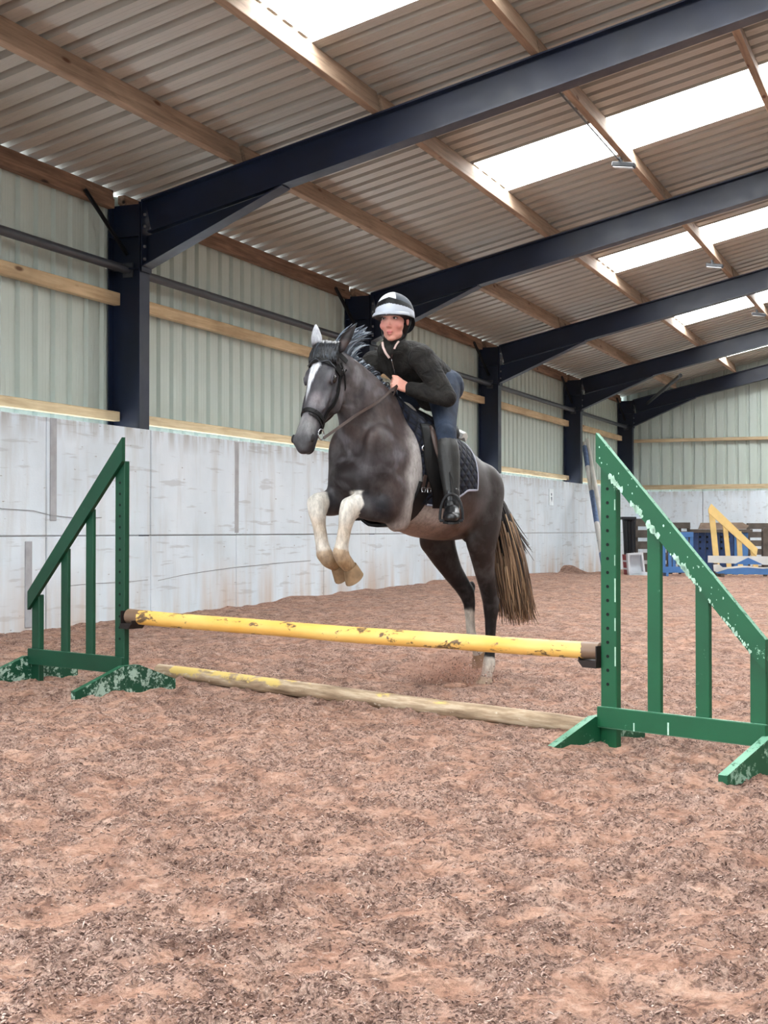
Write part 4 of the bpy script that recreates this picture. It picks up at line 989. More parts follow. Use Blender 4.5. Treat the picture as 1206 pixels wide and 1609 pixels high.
e.build('binding', M['binding'], pad, True)
# --- white half pad showing behind the saddle
hpad = body_root('half_pad', 'white fleece half pad edge behind the riding boot', 'saddle pad')
G = []
for i in range(9):
    s0 = .262 + .06 * i / 8; row = []
    for j in range(21): th = .58 * (2 * j / 20 - 1); row.append(wrap(s0, th, .03 + .018 * math.sin(PI * i / 8)))
    G.append(row)
shell(MB(), G, .035, rad_out).build('fleece', M['fleece'], hpad, True, 60)
# --- saddle
sad = body_root('saddle', 'black jumping saddle with worn brown knee roll and girth', 'saddle')
def seat_ring(s, zt, w, drop):
    n = 15; r = []
    for j in range(n):
        a = -1 + 2 * j / (n - 1); r.append(Vector((s, w * math.sin(a * PI / 2) , zt - drop * abs(a) ** 2.2)))
    return r + [Vector((p.x, p.y * .86, p.z - .045)) for p in r[::-1]]
rings = [seat_ring(*a) for a in ((.725, 1.745, .05, .09), (.705, 1.775, .07, .12), (.665, 1.785, .09, .13), (.605, 1.765, .12, .125), (.535, 1.735, .16, .12), (.475, 1.715, .185, .11), (.425, 1.708, .19, .10), (.385, 1.712, .18, .10), (.365, 1.712, .165, .09), (.355, 1.695, .14, .07))]
MB().loft(rings).build('seat', M['leather'], sad, True, 60)
pm = MB().tube([(.715 - .045 * (1 - math.cos(a)), .095 * math.sin(a), 1.665 + .128 * math.cos(a)) for a in [-1.45 + 2.9 * i / 14 for i in range(15)]], [.014] * 15, 8); pm.build('pommel_arch', M['leather_g'], sad, True)  # pommel arch in grey-tan leather, paler than the black seat
for sg in (1, -1):
    G = []
    for i in range(17):
        q = i / 16; z = 1.66 - .50 * q; sf = .79 + .055 * math.sin(min(1, q * 1.25) * PI) - .10 * max(0, q - .7) / .3 * .6; sb = .54 + .03 * q + .06 * max(0, q - .75)
        G.append([side(sf + (sb - sf) * j / 11, z, .026 + (.012 if 0 < j < 11 and 0 < i < 16 else 0), sg) for j in range(12)])
    shell(MB(), G, .012, lambda p: Vector((0, sg, .1)).normalized()).build('flap', M['leather'], sad, True, 50)
    P = [side(.735 + .03 * math.sin(q * PI) - .01 * q, 1.645 - .24 * q, .045, sg) for q in [i / 9 for i in range(10)]]
    MB().tube(P, [.010, .018, .020, .021, .020, .019, .018, .016, .013, .008], 10).build('knee_roll', M['leather_b'], sad, True)
    # stirrup leather and iron
    top = side(.655, 1.64, .045, sg); bot = Vector((.785 if sg > 0 else .67, .425 * sg if sg > 0 else -.385, 1.24))
    P = [top.lerp(bot, i / 6) + Vector((0, .02 * sg * math.sin(i / 6 * PI), 0)) for i in range(7)]; N = [Vector((-.1, sg, .15)).normalized()] * 7
    lt = MB(); ribbon(lt, P, N, .024, .006); lt.build('stirrup_leather', M['leather'], sad)
    c = Vector((.795 if sg > 0 else .68, .430 * sg if sg > 0 else -.39, 1.090 if sg > 0 else 1.115)); ax = Vector((-.58, .80 * sg, 0)).normalized(); ir = MB()
    arc = [c + ax * (.066 * math.cos(t)) + Vector((0, 0, .150 * math.sin(t) ** .8 if math.sin(t) > 0 else 0)) for t in [PI * i / 14 for i in range(15)]]
    ir.tube(arc, [.0085] * 15, 8); fw = Vector((.80, .58 * sg, 0)).normalized(); ir.obox(c + Vector((0, 0, -.004)), ax * .068, fw * .026, Vector((0, 0, .009)), .004); ir.build('stirrup_iron', M['black_steel'], sad, True, 40)
gr = MB(); P = []; N = []
for i in range(25):
    th = 1.78 + (2 * PI - 3.56) * i / 24; dd = abs(th - PI) / 1.36; s0 = .895 - .075 * dd; p = twrap(s0, th, .010, 1.36); P.append(p); N.append(Vector((0, math.sin(th), math.cos(th))))
ribbon(gr, P, N, .118, .016); gr.build('girth', M['leather'], sad, True, 50)
bk = MB()
for ds in (-.024, .024):
    P = [wrap(.815 + .018 * i / 4 + ds, 1.60 + .32 * i / 4, .026, 1.36) for i in range(5)]; ribbon(bk, P, [rad_out(p) for p in P], .026, .005)
bk.build('girth_strap', M['leather_b'], sad)
for ds in (-.024, .024):
    p = wrap(.832 + ds, 1.90, .034, 1.36); MB().tube([p + Vector((.016 * a, 0, .012 * b)) + rad_out(p) * .004 for a, b in ((-1, -1), (1, -1), (1, 1), (-1, 1))], .0035, 6, closed=True).build('buckle', M['metal'], sad)
MB().tube([side(.842, 1.51, .03) + Vector((.014 * math.cos(t), 0, .014 * math.sin(t))) for t in [2 * PI * i / 12 for i in range(12)]], .004, 6, closed=True).build('dee_ring', M['metal'], sad, True)

# --- bridle
br = body_root('bridle', 'black bridle with noseband and reins on the grey horse head', 'bridle')
def hwrap(t, ph, off, nb=-.03):
    """point on the head at distance t down the face, angle ph from the face front towards its left"""
    d = HN * math.cos(ph) + HR * math.sin(ph); o = hp(t, nb, 0); h = HB.ray_cast(o + d * .2, -d)
    return (h[0] + d * off if h[0] is not None else o + d * .07), d
def head_strap(name, path, w, off=.004, mat='leather', t=.004):
    P = []; N = []
    for a in path: p, d = hwrap(a[0], a[1], off, a[2] if len(a) > 2 else -.03); P.append(p); N.append(d)
    mb = MB(); ribbon(mb, P, N, w, t); return mb.build(name, M[mat], br, True, 50)
K = lambda a, b, n: [a + (b - a) * i / n for i in range(n + 1)]
head_strap('browband', [(.085 + .02 * abs(p) , p) for p in K(-1.55, 1.55, 18)], .042, .010, t=.008)
head_strap('headpiece', [(.01, p) for p in K(1.75, 4.53, 16)] if False else [(.035 - .03 * math.cos(p), p) for p in K(-1.6, 1.6, 18)], .032, .022)
head_strap('noseband', [(.405 + .035 * abs(p) / 3.1, p, -.02) for p in K(-3.1, 3.1, 30)], .024, .005, t=.006)
for sg in (1, -1):
    head_strap('cheekpiece', [(t, (1.60 + .10 * math.sin((t - .07) * 7)) * sg, -.035) for t in K(.07, .50, 12)], .017, .005)
    head_strap('noseband_hanger', [(t, (1.83 + .05 * t) * sg, -.035) for t in K(.07, .425, 10)], .012, .004)
    ribbon(_ := MB(), [hp(.06, .0, .088 * sg), hp(.11, -.06, .094 * sg), hp(.16, -.115, .082 * sg), hp(.20, -.165, .058 * sg), hp(.215, -.195, .02 * sg)], [HR * sg, HR * sg, HR * sg, (HR * sg - HN).normalized(), -HN], .011, .004); _.build('throat_lash', M['leather'], br)
    p, d = hwrap(.505, 1.75 * sg, .012, -.035); MB().tube([p + HD * (.030 * math.cos(t)) + HN * (.030 * math.sin(t)) for t in [2 * PI * i / 16 for i in range(16)]], .0042, 6, closed=True).build('bit_ring', M['metal'], br, True)
    BITP = p if sg > 0 else BITP; BITR = p
    q, d2 = hwrap(.085, 1.62 * sg, .014, -.035); MB().tube([q + HD * .012 * a + HR.cross(HD) * .010 * b + d2 * .004 for a, b in ((-1, -1), (1, -1), (1, 1), (-1, 1))], .0032, 6, closed=True).build('buckle', M['metal'], br)
head_strap('flash_strap', [(.43 + .05 * q, (.2 + 2.6 * q), -.02) for q in K(0, 1, 10)], .012, .006)
P = [hwrap(.098 + .022 * abs(p) + .012 * math.sin(p * 9), p, .019)[0] for p in K(-.9, .9, 16)]; MB().tube(P, .0026, 6).build('browband_chain', M['galv'], br, True)
HAND_L = Vector((.875, .085, 1.895)); HAND_R = Vector((.905, -.075, 1.905))
def rein(p, q, sg):
    P = []
    for i in range(25):
        c = p.lerp(q, i / 24); h = HB.ray_cast(Vector((c.x, 1.2 * sg, c.z)), Vector((0, -sg, 0)))
        if h[0] is not None and 2 < i < 23 and c.y * sg < h[0].y * sg + .014: c.y = h[0].y + .014 * sg
        P.append(c)
    for k in range(3): P = [P[0]] + [(P[i - 1] + P[i] * 2 + P[i + 1]) / 4 for i in range(1, 24)] + [P[-1]]
    mb = MB(); ribbon(mb, P, [Vector((.1, sg, .25)).normalized()] * 25, .016, .004); mb.build('rein', M['leather_b'], br, True, 60)
rein(BITP + Vector((-.01, .01, -.02)), HAND_L + Vector((.01, .012, -.012)), 1); rein(BITR + Vector((-.01, -.01, -.02)), HAND_R, -1)
MB().tube([HAND_L + Vector((.01, .01, -.02)), HAND_L + Vector((.03, -.02, -.10)), HAND_L + Vector((.02, -.09, -.10)), HAND_R + Vector((.01, 0, -.02))], .006, 6).build('rein_loop', M['leather_b'], br, True)
# ================================================================== the rider (same axes as the horse)
HIP = Vector((.43, 0, 1.95)); KNEE = {1: Vector((.695, .315, 1.60)), -1: Vector((.66, -.305, 1.61))}; ANK = {1: Vector((.715, .375, 1.205)), -1: Vector((.600, -.335, 1.23))}
SH = {1: Vector((.755, .178, 2.050)), -1: Vector((.775, -.178, 2.045))}; EL = {1: Vector((.705, .330, 1.812)), -1: Vector((.80, -.325, 1.83))}; WR = {1: Vector((.808, .120, 1.872)), -1: Vector((.85, -.105, 1.885))}
HC = Vector((.822, .022, 2.280)); fa = math.radians(19); FF = Vector((math.cos(fa), math.sin(fa), -.06)).normalized(); FL_ = Vector((-math.sin(fa), math.cos(fa), 0)).normalized(); FU = FF.cross(FL_).normalized()
HSC = 1.09
def fp(f, l, u): return HC + (FF * f + FL_ * l + FU * (u if u > 0 else u * 1.12)) * HSC
FR3 = Matrix((FF, FL_, FU)).transposed()
def torso(mb, g=0.0):
    limb(mb, [(.400, 0, 1.900, .120 + g, .150 + g), (.47, 0, 1.955, .124 + g, .155 + g), (.56, 0, 2.005, .120 + g, .150 + g), (.65, 0, 2.045, .122 + g, .166 + g), (.74, 0, 2.075, .098 + g, .168 + g), (.795, 0, 2.11, .062 + g, .105 + g)], 20); return mb
def arm(mb, s, g=0.0, cuff=1.0):
    a, b, c = SH[s], EL[s], WR[s]
    P = [a.lerp(b, t) for t in (0, .25, .5, .75, .93)] + [b + (c - b) * t for t in (.06, .3, .6, cuff)]
    R = [.062, .060, .055, .050, .046, .046, .043, .038, .032]
    limb(mb, [(*p, r + g, r + g) for p, r in zip(P, R)], 14); mb.ell(a, (.068 + g,) * 3); mb.ell(b, (.045 + g,) * 3); return mb
def leg(mb, s, g=0.0):
    h = Vector((.455, .105 * s, 1.915)); k = KNEE[s]; a = ANK[s]
    P = [h.lerp(k, t) for t in (0, .2, .45, .7, .92)] + [k.lerp(a, t) for t in (.08, .3, .55, .8, 1)]
    R = [.095, .092, .080, .067, .060, .056, .058, .052, .042, .036]
    limb(mb, [(*p, r + g, r + g) for p, r in zip(P, R)], 16); mb.ell(k, (.060 + g, .056 + g, .060 + g)); return mb
def foot(mb, s, g=0.0):
    a = ANK[s]; d = Vector((.80, .58 * s, -.12)).normalized(); h = a + Vector((-.045, -.035 * s, -.075))
    P = [h, h + d * .05 + Vector((0, 0, .008)), h + d * .12 + Vector((0, 0, .006)), h + d * .18, h + d * .235 + Vector((0, 0, .002))]
    for p, r1, r2 in zip(P, (.036, .042, .042, .040, .030), (.032, .036, .040, .043, .034)): pass
    limb(mb, [(*p, r1 + g, r2 + g) for p, r1, r2 in zip(P, (.036, .044, .040, .033, .024), (.032, .036, .041, .044, .034))], 12); mb.ell(a + Vector((0, 0, -.03)), (.045 + g, .038 + g, .05 + g)); return mb
def hand(mb, w, k, up, s):
    """w wrist, k knuckle line centre, up thumb side, s +1 left hand; a fist closed round the rein"""
    d = (k - w).normalized(); up = (up - d * up.dot(d)).normalized(); out = up.cross(d) * 1.0
    if out.y * s < 0: out = -out
    L = (k - w).length
    limb(mb, [(*(w - d * .02), .026, .026), (*(w + d * L * .35), .034, .022), (*(w + d * L * .75), .038, .021), (*(k), .034, .018)], 12) if False else None
    for o_, rr in ((-.026, .014), (-.009, .016), (.009, .016), (.026, .014)):      # metacarpals make the palm
        limb(mb, [(*(w + up * o_ * .55), .017, .017), (*(w + d * L * .5 + up * o_ * .9), rr, rr), (*(k + up * o_), rr * .85, rr * .85)], 10)
    for i, (o_, ln) in enumerate(((.030, 1.0), (.010, 1.08), (-.010, 1.02), (-.029, .84))):
        b = k + up * o_; r0 = .0098 - .0006 * i
        p1 = b + d * .026 * ln - out * .012; p2 = p1 - out * .026 * ln - d * .004; p3 = p2 - d * .022 * ln - out * .004
        limb(mb, [(*b, r0 * 1.1, r0 * 1.1), (*b.lerp(p1, .55), r0, r0), (*p1, r0, r0), (*p1.lerp(p2, .5), r0 * .95, r0 * .95), (*p2, r0 * .9, r0 * .9), (*p3, r0 * .8, r0 * .8)], 8)
    t0 = w + d * L * .3 + up * .020 - out * .010; t1 = w + d * L * .75 + up * .040 - out * .016; t2 = k + up * .044 - out * .010 + d * .010; t3 = k + up * .040 + d * .034 - out * .012
    limb(mb, [(*t0, .014, .014), (*t1, .012, .012), (*t2, .0105, .0105), (*t3, .008, .008)], 8)
def face(mb):
    mb.ell(fp(-.012, 0, .045), (.094, .074, .085), FR3, 20, 14)               # skull
    mb.ell(fp(.026, 0, -.015), (.062, .068, .082), FR3, 20, 14)               # face
    mb.ell(fp(.020, 0, -.062), (.054, .058, .046), FR3); mb.ell(fp(.052, 0, -.086), (.024, .028, .020), FR3)   # jaw, chin
    for s in (1, -1):
        mb.ell(fp(.046, .040 * s, -.024), (.030, .028, .028), FR3); mb.ell(fp(-.012, .074 * s, -.005), (.016, .009, .027), FR3)   # cheek, ear
        mb.ell(fp(.072, .030 * s, .030), (.012, .026, .008), FR3)             # brow
        mb.ell(fp(.084, .010 * s, -.032), (.012, .008, .008), FR3)
    mb.loft([[fp(f + c * .012 * w * .6, .010 * w * sn, u) for c, sn in [(math.cos(2 * PI * i / 10), math.sin(2 * PI * i / 10)) for i in range(10)]] for f, u, w in ((.072, .022, .6), (.080, .002, .75), (.090, -.020, .95), (.091, -.030, 1.1), (.080, -.038, .9))])
    mb.ell(fp(.078, 0, -.056), (.011, .021, .006), FR3); mb.ell(fp(.077, 0, -.067), (.011, .018, .007), FR3)   # lips
    limb(mb, [(.775, 0, 2.10, .055, .060), (.79, 0, 2.15, .052, .055), (.805, 0, 2.20, .050, .054), (.815, 0, 2.25, .05, .055)], 16)
pb = MB(); face(pb); torso(pb); 
for s in (1, -1): arm(pb, s); leg(pb, s); foot(pb, s)
hand(pb, WR[1], Vector((.872, .088, 1.897)), Vector((.1, -.25, 1)), 1); hand(pb, WR[-1], Vector((.905, -.075, 1.905)), Vector((.1, .25, 1)), -1)
def mat_skin():
    m = NT('skin'); at = m.n('ShaderNodeVertexColor', layer_name='coat'); n = m.noise(m.coord('Object'), 60, 4); m.color(m.mix(m.ramp(n, [(.4, (0, 0, 0)), (.8, (.15, .15, .15))]), at.outputs[0], lin(196, 120, 112))); m.rough(.5); m.spec(.35)
    m.b.inputs['Subsurface Weight'].default_value = .08; m.b.inputs['Subsurface Radius'].default_value = (.01, .004, .002); return m.m
M['skin'] = mat_skin()
rider = fuse(pb, .0048, 3, 'person', M['skin']); rider.location = HO; rider.rotation_euler = (0, 0, HA)
tag(rider, 'rider in dark zipped jacket, navy breeches and grey helmet crouching over the jumping horse', 'person')
def skin_colors(P):
    L = lambda *c: np.array(lin(*c)[:3]); C = np.tile(L(214, 158, 142), (len(P), 1)); Q = (P - np.array(HC)) / HSC; f = Q @ np.array(FF); l = Q @ np.array(FL_); u = Q @ np.array(FU); u = np.where(u < 0, u / 1.12, u)
    def blob(cf, cl, cu, r, col, k=1.0, sq=(1, 1, 1)):
        nonlocal C
        d = np.sqrt(((f - cf) * sq[0]) ** 2 + ((l - cl) * sq[1]) ** 2 + ((u - cu) * sq[2]) ** 2) / r; m = np.clip(1.4 - d, 0, 1)[:, None] * k; C = C * (1 - m) + L(*col) * m
    blob(.10, 0, -.03, .022, (206, 128, 122), .5)
    for s in (1, -1):
        blob(.06, .045 * s, -.030, .035, (206, 122, 116), .42); blob(.075, .034 * s, .008, .018, (120, 74, 72), .8, (1, .75, 1.6)); blob(.082, .032 * s, .029, .02, (92, 62, 52), .85, (.6, .7, 3)); blob(-.012, .08 * s, -.005, .03, (206, 130, 124), .6)
    blob(.085, 0, -.060, .017, (176, 84, 88), .9, (1, .75, 1.5)); blob(.09, 0, -.061, .016, (96, 40, 46), .8, (.6, .7, 6)); blob(.02, 0, -.12, .06, (168, 110, 98), .5)
    return C
paint(rider.data, skin_colors(co_of(rider.data)))
for s in (1, -1):
    MB().ell(fp(.0735, .032 * s, .008), (.009, .012, .0065), FR3, 12, 8).build('eye', simple('white_of_eye', (190, 178, 174), .2), rider, True)
    MB().ell(fp(.0815, .031 * s, .008), (.003, .006, .006), FR3, 10, 6).build('iris', simple('iris', (40, 34, 34), .15), rider, True)
    MB().tube([fp(.0805 - .010 * abs(a), (.032 + .015 * a) * s, .0145 - .006 * a * a) for a in (-1, -.6, -.2, .2, .6, 1)], .0026, 6).build('eyelid', simple('eyelash', (62, 40, 38), .6), rider, True)
# clothing
def mat_cloth(name, a, b, rough=.8, wr=.5, sc=9):
    m = NT(name); v = m.coord('Object'); n = m.noise(v, sc, 4, .55, .8); f = m.noise(v, 160, 3); m.color(m.ramp(m.math('ADD', m.math('MULTIPLY', n, .8), m.math('MULTIPLY', f, .2)), [(.35, lin(*a)), (.65, lin(*b))])); m.rough(rough); m.spec(.25)
    m.bump(n, wr, .03); m.b.inputs['Sheen Weight'].default_value = .02; return m.m
M['jacket'] = mat_cloth('dark_jacket_cloth', (19, 18, 18), (40, 38, 35), .85, .8, 14); M['breech'] = mat_cloth('navy_breeches_cloth', (24, 32, 45), (42, 54, 73), .75, .25, 6); M['boot'] = simple('black_boot_leather', (20, 20, 22), .3, .5, 0, .3, 10); M['gaiter'] = simple('grey_gaiter_leather', (36, 36, 35), .42, .45, 0, .25, 8, .2)
jb = MB(); torso(jb, .016)
for s in (1, -1): arm(jb, s, .013, .93)
jb.ell((.455, 0, 1.955), (.12, .168, .115), Matrix.Rotation(-.5, 3, 'Y'))
limb(jb, [(.765, 0, 2.085, .075, .105), (.79, 0, 2.13, .070, .078), (.797, 0, 2.175, .066, .068)], 20)
rj = random.Random(5)
for s in (1, -1):                                               # folds gathered at the elbow and armpit
    for i in range(7):
        t = .45 + .09 * i; c = SH[s].lerp(EL[s], t); ax = (EL[s] - SH[s]).normalized(); sd = ax.cross(Vector((1, 0, 0))).normalized(); ot = ax.cross(sd)
        a0 = rj.uniform(0, 6); jb.tube([c + (sd * math.cos(a0 + a) + ot * math.sin(a0 + a)) * (.066 - .012 * t) + ax * .02 * math.sin(a * 1.3) for a in (0, .4, .8, 1.2, 1.6, 2.0)], [.004, .009, .012, .012, .008, .003], 6)
    for i in range(5):
        c = EL[s].lerp(WR[s], .08 + .13 * i); ax = (WR[s] - EL[s]).normalized(); sd = ax.cross(Vector((0, 0, 1))).normalized(); ot = ax.cross(sd); a0 = rj.uniform(0, 6)
        jb.tube([c + (sd * math.cos(a0 + a) + ot * math.sin(a0 + a)) * (.056 - .004 * i) + ax * .012 * math.sin(a) for a in (0, .4, .8, 1.2, 1.6)], [.003, .007, .009, .007, .003], 6)
jacket = fuse(jb, .0065, 3, 'jacket', M['jacket']); jacket.parent = rider
# open neck: pinkish collar strips and the zip
JB = BVHTree.FromPolygons([v.co.copy() for v in jacket.data.vertices], [tuple(p.vertices) for p in jacket.data.polygons])
def jk(l, z, off=.004):
    d = Vector((FF.x, FF.y, 0)).normalized(); o = Vector((.80, .0, z)) + FL_ * l; h = JB.ray_cast(o + d * .5, -d); return (h[0] if h[0] is not None else o + d * .07) + d * off
nd = Vector((FF.x, FF.y, .2)).normalized()
vz = [jk(l, z, .002) for l, z in ((-.048, 2.150), (.046, 2.150), (.030, 2.11), (.014, 2.07), (.004, 2.050), (-.008, 2.07), (-.026, 2.11))]
cx = sum(vz, Vector()) / 7; v_ = MB(); v_.add([cx + nd * .002] + vz, [(0, i, i % 7 + 1) for i in range(1, 8)]); v_.add([p - nd * .02 for p in [cx] + vz], [(0, i % 7 + 1, i) for i in range(1, 8)]); v_.build('shirt_front', simple('dusky_pink_shirt', (128, 88, 84), .8), rider)
for L_, nm in (((-.056, 2.155), (-.040, 2.12), (-.022, 2.085), (-.004, 2.056)), ((.056, 2.150), (.044, 2.125), (.034, 2.10))) and [(((-.056, 2.155), (-.042, 2.12), (-.024, 2.085), (-.006, 2.056)), 1), (((.058, 2.152), (.046, 2.128), (.036, 2.105)), 2)]:
    _ = MB(); P_ = [jk(l, z, .006) for l, z in L_]; ribbon(_, P_, [nd] * len(P_), .013 if nm == 1 else .010, .006); tag(_.build('shirt_collar', simple('pale_pink_shirt', (196, 172, 166), .8), rider, True, 50), 'pale pink shirt collar')
MB().tube([jk(.004, z, .003) for z in (2.05, 2.03, 2.01, 1.99, 1.97)], .003, 6).build('zip', M['metal'], rider, True)
bb = MB(); limb(bb, [(.385, 0, 1.885, .118, .158), (.445, 0, 1.925, .126, .162), (.49, 0, 1.955, .122, .158)], 20)
for s in (1, -1):
    h = Vector((.455, .105 * s, 1.915)); k = KNEE[s]; a = ANK[s]; P = [h.lerp(k, t) for t in (0, .2, .45, .7, .92)] + [k.lerp(a, t) for t in (.08, .22)]
    limb(bb, [(*p, r, r) for p, r in zip(P, (.104, .100, .085, .071, .063, .060, .058))], 18); bb.ell(k, (.064, .060, .064)); bb.ell(h + Vector((-.045, .01 * s, .0)), (.10, .095, .105))
breech = fuse(bb, .0065, 4, 'breeches', M['breech']); breech.parent = rider
for s in (1, -1):
    g = MB(); k = KNEE[s]; a = ANK[s]; P = [k.lerp(a, t) for t in (.14, .2, .35, .55, .8, .97)]
    limb(g, [(*p, r, r * .97) for p, r in zip(P, (.064, .069, .070, .063, .052, .046))], 18); b_ = fuse(g, .006, 2, 'gaiter', M['gaiter']); b_.parent = rider
    g = MB(); foot(g, s, .009); limb(g, [(*(ANK[s] + Vector((0, 0, .05))), .048, .044), (*ANK[s], .046, .042), (*(ANK[s] + Vector((0, 0, -.04))), .05, .042)], 14); b_ = fuse(g, .006, 3, 'boot', M['boot']); b_.parent = rider
    d = Vector((.80, .58 * s, -.12)).normalized(); h = ANK[s] + Vector((-.045, -.035 * s, -.075)); lt = Vector((-.58 * s, .80, 0)).normalized()
    sole = MB(); sole.prism([h + d * q + lt * w + Vector((0, 0, -.046 + (.012 if q > .2 else 0))) for q, w in ((-.045, -.03), (-.045, .03), (.06, .035), (.16, .05), (.23, .045), (.262, .015), (.262, -.015), (.23, -.045), (.16, -.05), (.06, -.035))], (0, 0, .012)); sole.build('sole', simple('boot_sole', (12, 12, 13), .6), rider)
# helmet
def helmet():
    n, mm = 140, 64; rings = []
    for i in range(mm + 1):
        v = i / mm; el = (PI / 2) * (1 - v) if v < .86 else (PI / 2) * .14 * (1 - v) / .14 ; r = []
        for j in range(n):
            ph = 2 * PI * j / n; cf = math.cos(ph); base = .030 + .010 * cf - .030 * (cf < 0) * cf * cf
            rx, ry, rz = (.128 if cf > 0 else .132), .106, .118
            z = base + rz * math.sin(el); k = math.cos(el) ** .82
            r.append(fp(-.012 + rx * k * cf, ry * k * math.sin(ph), z))
        rings.append(r)
    lo = []
    for j in range(n):
        ph = 2 * PI * j / n; cf = math.cos(ph); base = .030 + .010 * cf - .030 * (cf < 0) * cf * cf; lo.append(fp(-.012 + .130 * cf, .107 * math.sin(ph), base - .016 - .03 * (cf < -.2) * abs(cf)))
    rings.append(lo); rings.append([p + (fp(-.012, 0, .03) - p) * .10 for p in lo])
    return MB().loft(rings)
hel = helmet().build('helmet', None, None, True, 60)
hm_ = NT('helmet_shell'); at = hm_.n('ShaderNodeVertexColor', layer_name='coat'); hm_.color(at.outputs[0]); hm_.rough(.55); hm_.spec(.3); hel.data.materials.append(hm_.m); hel.parent = rider
P = co_of(hel.data)
def helmet_colors(P):
    L = lambda *c: np.array(lin(*c)[:3]); Q = (P - np.array(HC)) / HSC; f = Q @ np.array(FF) + .012; l = Q @ np.array(FL_); u = Q @ np.array(FU); ph = np.arctan2(l, f)
    C = np.tile(L(50, 57, 68), (len(P), 1)); a = np.abs(ph); lowtop = .088 - .034 * np.clip(np.abs(ph - .1) / 1.5, 0, 1.6); blk = .124 - .055 * np.clip(np.abs(ph - .05) / 1.7, 0, 1.5)
    top = (u > blk) & (ph < .42) & (ph > -.7) & (f > .028); C[top] = L(222, 228, 232)  # white highlight put into the colour at the front of the dome
    b = (u > lowtop) & (u <= blk); C[b] = L(10, 11, 14)
    lo = (u <= lowtop) & (a < 1.9); C[lo] = L(172, 178, 188); C[(u < .024) & (a < 2.4)] = L(24, 25, 28); return C
paint(hel.data, helmet_colors(P))
pk = MB(); n = 14                                                # short peak
rg = []
for i, (ext, dz) in enumerate(((0, .004), (.5, .004), (1, -.006), (1, -.014), (.5, -.008), (0, -.010))):
    rg.append([fp(-.012 + (.128 + .034 * ext * math.cos(a) ** .8) * math.cos(a), (.108 + .012 * ext) * math.sin(a), .030 + .010 * math.cos(a) + dz) for a in [-1.15 + 2.3 * j / n for j in range(n + 1)]])
k = MB(); V = [p for r_ in rg for p in r_]; m_ = n + 1; k.add(V, [(i * m_ + j, i * m_ + j + 1, (i + 1) % 6 * m_ + j + 1, (i + 1) % 6 * m_ + j) for i in range(6) for j in range(n)]); k.build('helmet_peak', simple('peak_grey', (164, 170, 180), .4), hel, True, 50)
st = MB()
for s in (1, -1): ribbon(st, [fp(-.025, .088 * s, .02), fp(-.012, .082 * s, -.03), fp(.012, .066 * s, -.075), fp(.030, .030 * s, -.112), fp(.034, 0, -.118)], [FL_ * s] * 4 + [-FU], .016, .003)
st.build('chin_strap', M['leather'], rider, True)
hr = MB(); limb(hr, [(*fp(-.08, 0, .03), .045, .06), (*fp(-.095, 0, -.02), .04, .055), (*fp(-.085, 0, -.07), .03, .04)], 12); hr.ell(fp(-.045, .070, .0), (.03, .012, .03), FR3); hr.ell(fp(-.045, -.070, .0), (.03, .012, .03), FR3); hr.build('hair', simple('dark_brown_hair', (42, 30, 26), .6), rider, True)
pb2 = simple('silver_badge', (150, 152, 150), .4)
MB().ell(Vector((.745, .16, 2.0)), (.006, .012, .008)).build('jacket_badge', pb2, rider, True)
# ================================================================== jump gear stored at the far end
AR = Vector((CY, SY, 0)); AD = Vector((-SY, CY, 0)); AU = Vector((0, 0, 1))
def at(x, y, dep):
    """point of the arena seen at pixel (x, y) of the photograph, 'dep' metres ahead"""
    lat = (x - 603) / F_PX * dep; h = (804.5 - y) / F_PX * dep; cp, sp = math.cos(PITCH), math.sin(PITCH)
    return Vector((0, 0, CAM_H)) + AR * lat + AD * (dep * cp - h * sp) + AU * (dep * sp + h * cp)
def pbox(mb, x0, x1, y0, y1, dep, th, ch=.004):
    """upright block spanning the given stretch, its front at depth dep, 'th' metres thick"""
    a, b = at(x0, y1, dep), at(x1, y0, dep); c = (a + b) / 2 + AD * th / 2; w = (b - a).dot(AR); h = (b - a).z
    return mb.obox(c, AR * w / 2, AD * th / 2, AU * h / 2, ch)
def gear(name, label, cat, x, y, dep, group=None):
    p = at(x, y, dep); t = empty(name, (p.x, p.y, p.z)); tag(t, label, cat, group); return t
def sub(mb, name, mat, t, **k): return put(mb.build(name, mat, None, **k), t)
M['blue'] = mat_flaky('worn_blue_paint', (74, 122, 180), (176, 188, 200), .66, 8); M['blue_d'] = simple('dark_blue_plastic', (40, 66, 112), .5, .4, 0, .25, 10)
M['yellow'] = mat_flaky('worn_yellow_wing_paint', (234, 204, 134), (216, 208, 180), .60, 8); M['white_p'] = mat_flaky('worn_white_paint', (214, 216, 212), (150, 132, 112), .64, 7)
M['old_wood'] = simple('weathered_pallet_wood', (92, 86, 80), .9, .2, 0, .3, 6); M['brown_wood'] = simple('brown_board', (120, 104, 92), .9, .2, 0, .25, 6); M['red'] = simple('red_plastic', (156, 34, 46), .5, .4, 0, .15, 8); M['white_pl'] = simple('white_plastic', (214, 220, 226), .45, .4, 0, .08, 6)
M['black_pl'] = simple('black_plastic', (26, 32, 38), .45, .4, 0, .3, 10); M['grey_pole'] = mat_flaky('pale_pole_paint', (206, 204, 198), (140, 140, 142), .6, 6); M['blue_band'] = simple('blue_grey_band', (98, 118, 152), .6, .3, 0, .25, 12)
